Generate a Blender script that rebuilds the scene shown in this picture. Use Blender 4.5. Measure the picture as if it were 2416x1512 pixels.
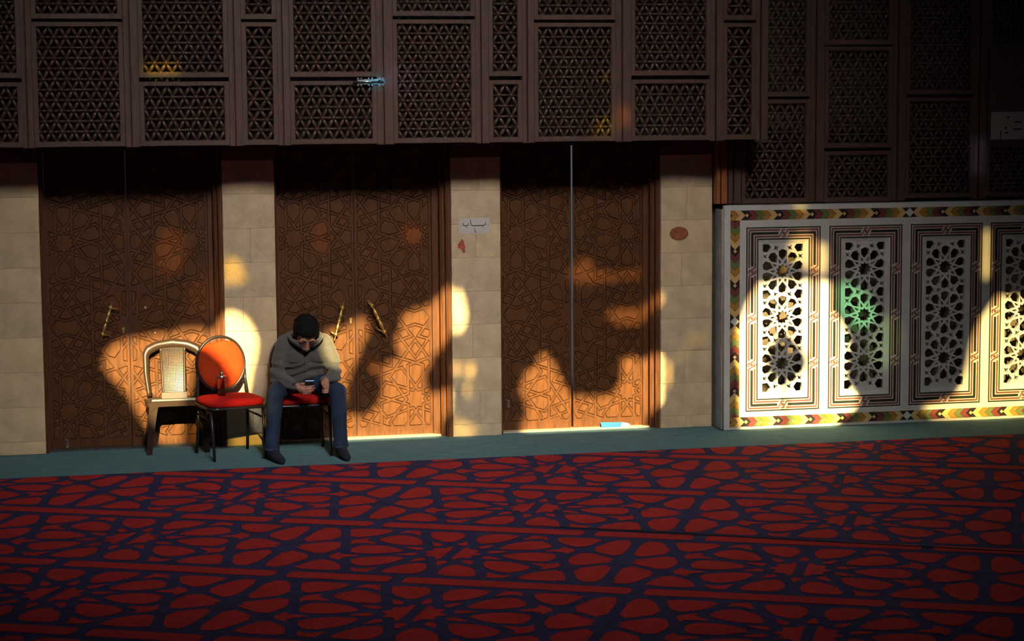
import bpy, bmesh, math, random
from mathutils import Vector, Matrix, noise
import numpy as np

# ------------------------------------------------------------------ reset
for o in list(bpy.data.objects):
    bpy.data.objects.remove(o, do_unlink=True)
scene = bpy.context.scene
C = scene.collection
PI = math.pi
random.seed(7)

# ------------------------------------------------------------------ camera
cam_d = bpy.data.cameras.new('camera')
cam_d.sensor_width = 36.0
cam_d.lens = 36.0 * 4800.0 / 2416.0
cam_d.clip_end = 200
cam = bpy.data.objects.new('camera', cam_d)
C.objects.link(cam)
yaw, pitch, roll = 0.211996, 0.105368, -0.007069
fw = Vector((math.sin(yaw) * math.cos(pitch), math.cos(yaw) * math.cos(pitch), -math.sin(pitch)))
rt = Vector((math.cos(yaw), -math.sin(yaw), 0))
up = rt.cross(fw)
rt2 = rt * math.cos(roll) + up * math.sin(roll)
up2 = up * math.cos(roll) - rt * math.sin(roll)
cam.matrix_world = Matrix(((rt2.x, up2.x, -fw.x, 0), (rt2.y, up2.y, -fw.y, -16.0), (rt2.z, up2.z, -fw.z, 2.6652), (0, 0, 0, 1)))
scene.camera = cam

# ------------------------------------------------------------------ world, sun, daylight, exposure
world = bpy.data.worlds.new('dim_hall')
scene.world = world
world.use_nodes = True
wb = world.node_tree.nodes['Background']
wb.inputs[0].default_value = (0.55, 0.72, 1.0, 1)
wb.inputs[1].default_value = 0.028

SUN_DIR = Vector((0.08, 1.0, -0.5)).normalized()
sd = bpy.data.lights.new('low_sun', 'SUN')
sd.energy = 25.0
sd.color = (1.0, 0.77, 0.34)
sd.angle = math.radians(0.28)
so = bpy.data.objects.new('low_sun', sd)
so.rotation_euler = SUN_DIR.to_track_quat('-Z', 'Y').to_euler()
so.location = (0, -30, 16)
C.objects.link(so)

def area(name, loc, target, sx, sy, watt, col, spread):
    d = bpy.data.lights.new(name, 'AREA')
    d.shape = 'RECTANGLE'
    d.size, d.size_y = sx, sy
    d.energy = watt
    d.color = col
    d.spread = math.radians(spread)
    o = bpy.data.objects.new(name, d)
    o.location = loc
    o.rotation_euler = (Vector(target) - Vector(loc)).to_track_quat('-Z', 'Y').to_euler()
    C.objects.link(o)
    return o
# added narrow-beam fill in place of high-window daylight, and the daylight behind the third door
area('hall_fill_light', (2.3, -18.2, 12.2), (2.5, -0.5, 0.60), 2.6, 2.6, 74, (1.0, 0.95, 0.88), 28)
area('courtyard_daylight', (3.98, 2.2, 1.4), (3.98, 0.0, 1.2), 1.2, 2.6, 4.5, (0.75, 0.86, 1.0), 120)

scene.view_settings.view_transform = 'Standard'
scene.view_settings.look = 'None'
scene.view_settings.gamma = 1.0
scene.view_settings.exposure = 0.0
scene.view_settings.use_curve_mapping = False
scene.cycles.use_denoising = True
scene.cycles.max_bounces = 6
scene.cycles.diffuse_bounces = 3
scene.cycles.glossy_bounces = 2
scene.cycles.transparent_max_bounces = 8

# ------------------------------------------------------------------ materials
MATS = {}
def mat(name, col, rough=0.6, metal=0.0, var=0.0, scale=20.0, stretch=(1, 1, 1), bump=0.0, bump_scale=60.0,
        spec=0.5, col2=None, trans=0.0, emit=None, emit_s=0.0, sheen=0.0, coat=0.0, ior=1.45):
    if name in MATS:
        return MATS[name]
    m = bpy.data.materials.new(name)
    m.use_nodes = True
    nt = m.node_tree
    b = nt.nodes['Principled BSDF']
    b.inputs['Roughness'].default_value = rough
    b.inputs['Metallic'].default_value = metal
    b.inputs['Specular IOR Level'].default_value = spec
    b.inputs['IOR'].default_value = ior
    b.inputs['Transmission Weight'].default_value = trans
    b.inputs['Sheen Weight'].default_value = sheen
    b.inputs['Coat Weight'].default_value = coat
    b.inputs['Base Color'].default_value = (*col, 1)
    if emit:
        b.inputs['Emission Color'].default_value = (*emit, 1)
        b.inputs['Emission Strength'].default_value = emit_s
    tc = nt.nodes.new('ShaderNodeTexCoord')
    mp = nt.nodes.new('ShaderNodeMapping')
    mp.inputs['Scale'].default_value = stretch
    nt.links.new(tc.outputs['Object'], mp.inputs['Vector'])
    if var > 0 or col2:
        n = nt.nodes.new('ShaderNodeTexNoise')
        n.inputs['Scale'].default_value = scale
        n.inputs['Detail'].default_value = 5
        n.inputs['Roughness'].default_value = 0.6
        nt.links.new(mp.outputs[0], n.inputs['Vector'])
        r = nt.nodes.new('ShaderNodeValToRGB')
        c2 = col2 or tuple(min(1, c * (1 + var)) for c in col)
        c1 = tuple(c * (1 - var) for c in col) if not col2 else col
        r.color_ramp.elements[0].color = (*c1, 1)
        r.color_ramp.elements[1].color = (*c2, 1)
        r.color_ramp.elements[0].position = 0.32
        r.color_ramp.elements[1].position = 0.68
        nt.links.new(n.outputs['Fac'], r.inputs['Fac'])
        nt.links.new(r.outputs['Color'], b.inputs['Base Color'])
    if bump > 0:
        n2 = nt.nodes.new('ShaderNodeTexNoise')
        n2.inputs['Scale'].default_value = bump_scale
        n2.inputs['Detail'].default_value = 4
        nt.links.new(mp.outputs[0], n2.inputs['Vector'])
        bp = nt.nodes.new('ShaderNodeBump')
        bp.inputs['Strength'].default_value = bump
        bp.inputs['Distance'].default_value = 0.01
        nt.links.new(n2.outputs['Fac'], bp.inputs['Height'])
        nt.links.new(bp.outputs['Normal'], b.inputs['Normal'])
    MATS[name] = m
    return m

WOOD_DOOR = mat('walnut_door', (0.088, 0.033, 0.0120), 0.36, var=0.35, scale=9, stretch=(6, 6, 1), bump=0.06, bump_scale=40, spec=0.4)
WOOD_PIECE = mat('walnut_piece', (0.097, 0.0365, 0.0125), 0.33, var=0.3, scale=8, stretch=(7, 7, 1), bump=0.05, bump_scale=40, spec=0.45)
WOOD_FRAME = mat('door_frame_wood', (0.098, 0.035, 0.013), 0.38, var=0.35, scale=7, stretch=(8, 8, 0.7), bump=0.06, bump_scale=30)
WOOD_LATT = mat('lattice_wood', (0.052, 0.025, 0.018), 0.38, var=0.3, scale=12, spec=0.55)
WOOD_SCREEN = mat('screen_frame_wood', (0.078, 0.037, 0.027), 0.5, var=0.3, scale=10, stretch=(6, 6, 0.8), bump=0.05, bump_scale=40)
WOOD_RED = mat('red_cedar', (0.26, 0.085, 0.024), 0.45, var=0.3, scale=9, stretch=(6, 6, 0.8))
SHADE = mat('interior_shade', (0.012, 0.009, 0.008), 0.9)  # near-black paint for the unlit space behind the lattices
STONE = mat('limestone', (0.60, 0.475, 0.305), 0.85, var=0.16, scale=6, bump=0.8, bump_scale=110, spec=0.2)
STONE_B = mat('limestone_warm', (0.63, 0.49, 0.31), 0.85, var=0.14, scale=5, bump=0.8, bump_scale=120, spec=0.2)
STONE_C = mat('limestone_grey', (0.56, 0.45, 0.30), 0.85, var=0.15, scale=7, bump=0.8, bump_scale=100, spec=0.2)
MORTAR = mat('mortar', (0.30, 0.225, 0.13), 0.95, var=0.1)
MAROON = mat('maroon_paint', (0.12, 0.025, 0.025), 0.7, var=0.3, scale=14)
MARBLE = mat('white_marble', (0.56, 0.545, 0.53), 0.35, var=0.09, scale=4, bump=0.02)
MARBLE_G = mat('grey_marble', (0.30, 0.31, 0.34), 0.45, var=0.25, scale=7, bump=0.03)
MARBLE_P = mat('pink_marble', (0.50, 0.40, 0.36), 0.4, var=0.1, scale=10)
INK_BLK = mat('black_inlay', (0.016, 0.02, 0.014), 0.35)
INK_RED = mat('red_inlay', (0.15, 0.05, 0.036), 0.4, var=0.2)
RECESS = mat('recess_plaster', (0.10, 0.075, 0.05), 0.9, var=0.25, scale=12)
T_CREAM = mat('cream_tile', (0.62, 0.40, 0.16), 0.35, var=0.12)
T_GOLD = mat('ochre_tile', (0.36, 0.19, 0.035), 0.35, var=0.3)
T_GREEN = mat('green_tile', (0.13, 0.16, 0.055), 0.35, var=0.3)
T_RED = mat('oxblood_tile', (0.17, 0.04, 0.035), 0.35, var=0.3)
T_BLACK = mat('black_tile', (0.022, 0.016, 0.016), 0.35)
TEAL = mat('teal_pile', (0.125, 0.25, 0.285), 0.95, var=0.2, scale=5, stretch=(1, 6, 1), bump=0.5, bump_scale=300, spec=0.1)
NAVY = mat('navy_pile', (0.040, 0.036, 0.100), 0.95, var=0.22, scale=9, bump=0.6, bump_scale=260, spec=0.1)
RED_PILE = mat('red_pile', (0.42, 0.030, 0.030), 0.95, var=0.16, scale=7, bump=0.6, bump_scale=260, spec=0.1)
SEAM = mat('seam_dark', (0.01, 0.005, 0.008), 0.95)  # near-black strip along the carpet seam
FLOOR = mat('screed', (0.05, 0.05, 0.05), 0.9)
PLASTER = mat('plaster', (0.22, 0.20, 0.17), 0.9)
BRASS = mat('brass', (0.85, 0.60, 0.20), 0.40, 1.0, var=0.12, scale=30)
STEEL = mat('steel', (0.62, 0.62, 0.63), 0.3, 1.0)
BLACK_METAL = mat('black_metal', (0.022, 0.020, 0.022), 0.32, 0.3, spec=0.6)
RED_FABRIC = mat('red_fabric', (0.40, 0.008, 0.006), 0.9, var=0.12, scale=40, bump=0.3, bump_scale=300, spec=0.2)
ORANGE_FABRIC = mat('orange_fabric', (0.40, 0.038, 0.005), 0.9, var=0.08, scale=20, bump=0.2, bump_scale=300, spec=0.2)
SHELL_HIGHLIGHT = mat('chair_shell_highlight', (0.50, 0.44, 0.36), 0.5)  # cream rim that paints a sun highlight on the chair hoop
BROWN_PLASTIC = mat('brown_plastic', (0.030, 0.017, 0.012), 0.33, spec=0.32, var=0.1)
JACKET = mat('grey_wool', (0.080, 0.075, 0.068), 0.92, var=0.14, scale=55, bump=0.35, bump_scale=260, sheen=0.15)
JACKET_D = mat('grey_wool_dark', (0.08, 0.072, 0.066), 0.95)
DENIM = mat('denim', (0.013, 0.027, 0.066), 0.85, var=0.4, scale=9, bump=0.3, bump_scale=300)
DENIM_L = mat('denim_stitch', (0.12, 0.15, 0.20), 0.85)
SOCK = mat('navy_sock', (0.010, 0.013, 0.026), 0.9, bump=0.3, bump_scale=300)
SKIN = mat('skin', (0.36, 0.175, 0.12), 0.55, var=0.1, scale=30)
HAIR = mat('black_hair', (0.007, 0.0065, 0.0065), 0.7, bump=1.0, bump_scale=130, spec=0.15)
LIP = mat('lip', (0.30, 0.12, 0.10), 0.5)
EYE = mat('closed_lid', (0.30, 0.15, 0.11), 0.6)
PHONE = mat('phone_body', (0.015, 0.016, 0.02), 0.25)
SCREEN = mat('phone_screen_glare', (0.02, 0.03, 0.06), 0.15, emit=(0.25, 0.5, 1.0), emit_s=1.3)
GLASS = mat('bottle_glass', (0.85, 0.75, 0.65), 0.05, trans=1.0, ior=1.3)
TEA = mat('dark_drink', (0.06, 0.018, 0.012), 0.15)
PAPER = mat('paper', (0.52, 0.50, 0.48), 0.9)
PAPER_D = mat('aged_paper', (0.33, 0.30, 0.27), 0.9)
INK = mat('ink', (0.012, 0.02, 0.016), 0.8)
STICKER = mat('sticker_orange', (0.30, 0.085, 0.03), 0.7, var=0.45, scale=28)
STICKER_R = mat('sticker_rim', (0.10, 0.07, 0.02), 0.7)
SMUDGE = mat('red_paint', (0.36, 0.085, 0.045), 0.8, var=0.35, scale=40)
BLUE_CARD = mat('blue_card', (0.018, 0.13, 0.42), 0.6)
WHITE_PLASTIC = mat('white_enamel', (0.85, 0.85, 0.82), 0.2)
THRESH = mat('threshold_marble', (0.50, 0.42, 0.30), 0.5, var=0.1)

def tint_mat(t):  # light filter for the panes of the added wall
    n = 'sun_tint_%d_%d_%d' % tuple(int(c * 100) for c in t)
    if n in MATS:
        return MATS[n]
    m = bpy.data.materials.new(n)
    m.use_nodes = True
    nt = m.node_tree
    nt.nodes.remove(nt.nodes['Principled BSDF'])
    tr = nt.nodes.new('ShaderNodeBsdfTransparent')
    tr.inputs[0].default_value = (*t, 1)
    nt.links.new(tr.outputs[0], nt.nodes['Material Output'].inputs[0])
    MATS[n] = m
    return m

# ------------------------------------------------------------------ mesh helpers
class MB:
    def __init__(self):
        self.v = []
        self.f = []
    def poly(self, pts):
        i = len(self.v)
        self.v += [tuple(p) for p in pts]
        self.f.append(tuple(range(i, i + len(pts))))
    def add(self, v, f):
        i = len(self.v)
        self.v += [tuple(p) for p in v]
        self.f += [tuple(k + i for k in q) for q in f]
    def box(self, x0, x1, y0, y1, z0, z1, b=0.0):
        if b <= 0:
            v = [(x, y, z) for x in (x0, x1) for y in (y0, y1) for z in (z0, z1)]
            self.add(v, [(0, 1, 3, 2), (4, 6, 7, 5), (0, 4, 5, 1), (2, 3, 7, 6), (0, 2, 6, 4), (1, 5, 7, 3)])
        else:   # bevel towards -y (the face the hall sees)
            v = [(x0, y1, z0), (x1, y1, z0), (x1, y1, z1), (x0, y1, z1),
                 (x0, y0 + b, z0), (x1, y0 + b, z0), (x1, y0 + b, z1), (x0, y0 + b, z1),
                 (x0 + b, y0, z0 + b), (x1 - b, y0, z0 + b), (x1 - b, y0, z1 - b), (x0 + b, y0, z1 - b)]
            f = [(0, 3, 2, 1), (8, 9, 10, 11)]
            for k in range(4):
                l = (k + 1) % 4
                f += [(k, l, 4 + l, 4 + k), (4 + k, 4 + l, 8 + l, 8 + k)]
            self.add(v, f)
    def tube(self, pts, rad, n=8, closed=False, caps=True, flat=1.0):
        pts = [Vector(p) for p in pts]
        m = len(pts)
        rads = rad if isinstance(rad, (list, tuple)) else [rad] * m
        base = len(self.v)
        prev = None
        for i, p in enumerate(pts):
            if closed:
                t = (pts[(i + 1) % m] - pts[i - 1]).normalized()
            else:
                t = (pts[min(i + 1, m - 1)] - pts[max(i - 1, 0)]).normalized()
            if prev is None:
                a = Vector((0, 0, 1)) if abs(t.z) < 0.9 else Vector((1, 0, 0))
                u = (a - t * a.dot(t)).normalized()
            else:
                u = (prev - t * prev.dot(t)).normalized()
            prev = u
            w = t.cross(u)
            for k in range(n):
                an = 2 * PI * k / n
                self.v.append(tuple(p + (u * math.cos(an) + w * math.sin(an) * flat) * rads[i]))
        for i in range(m if closed else m - 1):
            j = (i + 1) % m
            for k in range(n):
                l = (k + 1) % n
                self.f.append((base + i * n + k, base + i * n + l, base + j * n + l, base + j * n + k))
        if caps and not closed:
            self.f.append(tuple(base + k for k in reversed(range(n))))
            self.f.append(tuple(base + (m - 1) * n + k for k in range(n)))
    def lathe(self, prof, p0, p1, n=12):
        """prof: (t along p0-p1 in metres, radius)"""
        p0, p1 = Vector(p0), Vector(p1)
        t = (p1 - p0).normalized()
        self.tube_prof([p0 + t * a for a, r in prof], [max(r, 1e-4) for a, r in prof], t, n)
    def tube_prof(self, pts, rads, t, n):
        a = Vector((0, 0, 1)) if abs(t.z) < 0.9 else Vector((1, 0, 0))
        u = (a - t * a.dot(t)).normalized()
        w = t.cross(u)
        base = len(self.v)
        for p, r in zip(pts, rads):
            for k in range(n):
                an = 2 * PI * k / n
                self.v.append(tuple(p + (u * math.cos(an) + w * math.sin(an)) * r))
        for i in range(len(pts) - 1):
            for k in range(n):
                l = (k + 1) % n
                self.f.append((base + i * n + k, base + i * n + l, base + (i + 1) * n + l, base + (i + 1) * n + k))
        self.f.append(tuple(base + k for k in reversed(range(n))))
        self.f.append(tuple(base + (len(pts) - 1) * n + k for k in range(n)))
    def ellipsoid(self, c, ax, r, nu=16, nv=10):
        """ax: three unit vectors, r: three radii"""
        c = Vector(c)
        base = len(self.v)
        for j in range(nv + 1):
            ph = PI * j / nv
            for k in range(nu):
                th = 2 * PI * k / nu
                d = (ax[0] * (math.sin(ph) * math.cos(th) * r[0]) + ax[1] * (math.sin(ph) * math.sin(th) * r[1]) + ax[2] * (math.cos(ph) * r[2]))
                self.v.append(tuple(c + d))
        for j in range(nv):
            for k in range(nu):
                l = (k + 1) % nu
                self.f.append((base + j * nu + k, base + (j + 1) * nu + k, base + (j + 1) * nu + l, base + j * nu + l))
    def prism(self, pts, y0, y1):
        """outline in x,z (any order), thickness along y"""
        n = len(pts)
        v = [(x, y0, z) for x, z in pts] + [(x, y1, z) for x, z in pts]
        f = [tuple(range(n)), tuple(reversed(range(n, 2 * n)))]
        f += [(k, n + k, n + (k + 1) % n, (k + 1) % n) for k in range(n)]
        self.add(v, f)
    def frame(self, x0, x1, z0, z1, w, y0, y1):
        self.box(x0, x1, y0, y1, z0, z0 + w)
        self.box(x0, x1, y0, y1, z1 - w, z1)
        self.box(x0, x0 + w, y0, y1, z0 + w, z1 - w)
        self.box(x1 - w, x1, y0, y1, z0 + w, z1 - w)
    def mesh(self, name, fix=True):
        me = bpy.data.meshes.new(name)
        me.from_pydata(self.v, [], self.f)
        if fix:
            bm = bmesh.new()
            bm.from_mesh(me)
            bmesh.ops.recalc_face_normals(bm, faces=bm.faces)
            bm.to_mesh(me)
            bm.free()
        me.update()
        return me
    def build(self, name, material, parent=None, smooth=False, loc=None, fix=True):
        return link(name, self.mesh(name, fix), material, parent, smooth, loc)

def link(name, me, material, parent=None, smooth=False, loc=None):
    if material is not None and not me.materials:
        me.materials.append(material)
    if smooth:
        me.polygons.foreach_set('use_smooth', [True] * len(me.polygons))
    o = bpy.data.objects.new(name, me)
    C.objects.link(o)
    if parent:
        o.parent = parent
    if loc is not None:
        o.location = loc
    return o

def empty(name, loc=(0, 0, 0), rz=0.0, parent=None):
    o = bpy.data.objects.new(name, None)
    o.empty_display_size = 0.1
    o.location = loc
    o.rotation_euler = (0, 0, rz)
    C.objects.link(o)
    if parent:
        o.parent = parent
    return o

def tag(o, label=None, cat=None, group=None, kind=None):
    if label: o['label'] = label
    if cat: o['category'] = cat
    if group: o['group'] = group
    if kind: o['kind'] = kind
    return o

def recentre(me):
    """move a mesh so that its bounding box centre is its origin; returns that centre"""
    co = np.empty(len(me.vertices) * 3)
    me.vertices.foreach_get('co', co)
    co = co.reshape(-1, 3)
    c = (co.min(0) + co.max(0)) / 2
    me.vertices.foreach_set('co', (co - c).ravel())
    me.update()
    return Vector(c)

def sheet_with_holes(name, outline, holes, thick):
    """a flat slab in x,z with holes; its front face lies at y=0 and it is `thick` deep"""
    cu = bpy.data.curves.new(name, 'CURVE')
    cu.dimensions = '2D'
    cu.fill_mode = 'BOTH'
    cu.extrude = thick / 2
    for loop in [outline] + holes:
        s = cu.splines.new('POLY')
        s.points.add(len(loop) - 1)
        for p, (x, z) in zip(s.points, loop):
            p.co = (x, z, 0, 1)
        s.use_cyclic_u = True
    o = bpy.data.objects.new(name, cu)
    C.objects.link(o)
    dg = bpy.context.evaluated_depsgraph_get()
    me = bpy.data.meshes.new_from_object(o.evaluated_get(dg))
    bpy.data.objects.remove(o, do_unlink=True)
    me.transform(Matrix(((1, 0, 0, 0), (0, 0, -1, thick / 2), (0, 1, 0, 0), (0, 0, 0, 1))))
    me.name = name
    return me

# ------------------------------------------------------------------ plane geometry for the ten-fold patterns
def clip_half(poly, a, b, c):
    """keep a*x+b*y<=c"""
    out = []
    n = len(poly)
    for i in range(n):
        p, q = poly[i], poly[(i + 1) % n]
        dp, dq = a * p[0] + b * p[1] - c, a * q[0] + b * q[1] - c
        if dp <= 1e-9:
            out.append(p)
        if (dp < -1e-9 and dq > 1e-9) or (dp > 1e-9 and dq < -1e-9):
            t = dp / (dp - dq)
            out.append((p[0] + (q[0] - p[0]) * t, p[1] + (q[1] - p[1]) * t))
    return out
def clip_rect(poly, x0, x1, y0, y1):
    for h in ((-1, 0, -x0), (1, 0, x1), (0, -1, -y0), (0, 1, y1)):
        poly = clip_half(poly, *h)
        if len(poly) < 3:
            return []
    return poly
def area2(p):
    return sum(p[i - 1][0] * p[i][1] - p[i][0] * p[i - 1][1] for i in range(len(p))) / 2
def tidy(p, eps):
    p = [q for i, q in enumerate(p) if math.dist(q, p[i - 1]) > eps]
    ch = True
    while ch and len(p) >= 3:
        ch = False
        for i in range(len(p)):
            a, b, c = p[i - 1], p[i], p[(i + 1) % len(p)]
            cr = (b[0] - a[0]) * (c[1] - b[1]) - (b[1] - a[1]) * (c[0] - b[0])
            if abs(cr) < eps * (math.dist(a, b) + math.dist(b, c)):
                p.pop(i)
                ch = True
                break
    return p
def inset(p, w):
    """offset a counter-clockwise polygon inwards; None when it folds"""
    n = len(p)
    L = []
    for i in range(n):
        a, b = p[i], p[(i + 1) % n]
        l = math.dist(a, b)
        L.append((a, ((b[0] - a[0]) / l, (b[1] - a[1]) / l)))
    out = []
    for i in range(n):
        a, d = L[i - 1]
        b, e = L[i]
        a2 = (a[0] - d[1] * w, a[1] + d[0] * w)
        b2 = (b[0] - e[1] * w, b[1] + e[0] * w)
        cr = d[0] * e[1] - d[1] * e[0]
        if abs(cr) < 1e-6:
            return None
        t = ((b2[0] - a2[0]) * e[1] - (b2[1] - a2[1]) * e[0]) / cr
        out.append((a2[0] + d[0] * t, a2[1] + d[1] * t))
    for i in range(n):
        a, b = out[i], out[(i + 1) % n]
        if (b[0] - a[0]) * L[i][1][0] + (b[1] - a[1]) * L[i][1][1] <= 0:
            return None
    return out if area2(out) > 0 else None

def girih_faces(R, delta, d_in, centres, ties):
    """faces of the straight-line ten-fold star pattern (decagons and bow-ties, lines crossing in pairs on every edge)"""
    c36, s36 = math.cos(PI / 5), math.sin(PI / 5)
    d_out = s36 * R + c36 * delta
    d_sh = s36 * R - c36 * delta
    t_edge = c36 * R - s36 * delta
    t_edge2 = c36 * R + s36 * delta
    side = delta / s36
    s72, c72 = math.sin(2 * PI / 5), math.cos(2 * PI / 5)
    yo = (d_out - d_in * c72) / s72
    gap = abs(yo * c72 - d_in * s72)
    segs = []
    def S(cx, cy, a, d, t0, t1):
        n = (math.cos(a), math.sin(a))
        for s in (1, -1):
            segs.append(((cx + d * n[0] - n[1] * t0 * s, cy + d * n[1] + n[0] * t0 * s), (cx + d * n[0] - n[1] * t1 * s, cy + d * n[1] + n[0] * t1 * s)))
    for cx, cy in centres:
        for k in range(10):
            a = k * PI / 5
            S(cx, cy, a, d_in, d_in * math.tan(PI / 5), yo)
            S(cx, cy, a, d_out, gap, t_edge + side)
            S(cx, cy, a, d_sh, t_edge2 - side, t_edge2)
    a18 = PI / 10
    ex, ey = -2 * R * s36 + R * math.cos(a18), R * math.sin(a18)
    tx, ty = -math.sin(a18), math.cos(a18)
    pm = (ex - tx * delta, ey - ty * delta)
    pp = (ex + tx * delta, ey + ty * delta)
    v0 = (0.0, pm[1] + pm[0] * math.tan(a18))
    q0 = (-delta, 2 * R * c36 - R)
    for cx, cy in ties:
        for sx in (1, -1):
            for sy in (1, -1):
                for a, b in ((pm, v0), (pp, q0)):
                    segs.append(((cx + sx * a[0], cy + sy * a[1]), (cx + sx * b[0], cy + sy * b[1])))
    # split the segments where they meet
    A = np.array(segs)
    P0, D = A[:, 0], A[:, 1] - A[:, 0]
    n = len(A)
    nodes, edges = {}, set()
    def node(p):
        k = (round(p[0] * 20), round(p[1] * 20))
        for dx in (0, -1, 1):
            for dy in (0, -1, 1):
                if (k[0] + dx, k[1] + dy) in nodes:
                    return (k[0] + dx, k[1] + dy)
        nodes[k] = (float(p[0]), float(p[1]))
        return k
    for i in range(n):
        cr = D[i, 0] * D[:, 1] - D[i, 1] * D[:, 0]
        W = P0 - P0[i]
        li = math.hypot(*D[i])
        ts = [0.0, 1.0]
        ok = np.abs(cr) > 1e-6
        with np.errstate(divide='ignore', invalid='ignore'):
            t = (W[:, 0] * D[:, 1] - W[:, 1] * D[:, 0]) / cr
            u = (W[:, 0] * D[i, 1] - W[:, 1] * D[i, 0]) / cr
        e = 0.05 / li
        eu = 0.05 / np.hypot(D[:, 0], D[:, 1])
        hit = ok & (t > -e) & (t < 1 + e) & (u > -eu) & (u < 1 + eu)
        ts += [min(1, max(0, float(x))) for x in t[hit]]
        par = ~ok
        for j in np.nonzero(par)[0]:      # collinear overlaps
            off = abs(W[j, 0] * D[i, 1] - W[j, 1] * D[i, 0]) / li
            if off < 0.05 and j != i:
                for q in (P0[j], P0[j] + D[j]):
                    tt = float(np.dot(q - P0[i], D[i]) / li ** 2)
                    if 0 < tt < 1:
                        ts.append(tt)
        ks = []
        for x in sorted(ts):
            k = node(P0[i] + D[i] * x)
            if not ks or ks[-1] != k:
                ks.append(k)
        for a, b in zip(ks, ks[1:]):
            edges.add((a, b))
            edges.add((b, a))
    nb = {}
    for a, b in edges:
        nb.setdefault(a, []).append(b)
    for a in nb:
        nb[a].sort(key=lambda b: math.atan2(nodes[b][1] - nodes[a][1], nodes[b][0] - nodes[a][0]))
    idx = {a: {b: i for i, b in enumerate(l)} for a, l in nb.items()}
    seen, faces = set(), []
    for e in edges:
        if e in seen:
            continue
        f, (a, b) = [], e
        while (a, b) not in seen:
            seen.add((a, b))
            f.append(nodes[a])
            l = nb[b]
            a, b = b, l[(idx[b][a] - 1) % len(l)]
        if len(f) >= 3 and area2(f) > 1:
            f = tidy(f, 0.06)
            if len(f) >= 3 and area2(f) < R * R * 1.2:
                faces.append(f)
    return faces

GX, GY = 2 * 117 * math.sin(PI / 5), 2 * 117 * math.cos(PI / 5)      # half periods of the star lattice, R = 117

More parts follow.
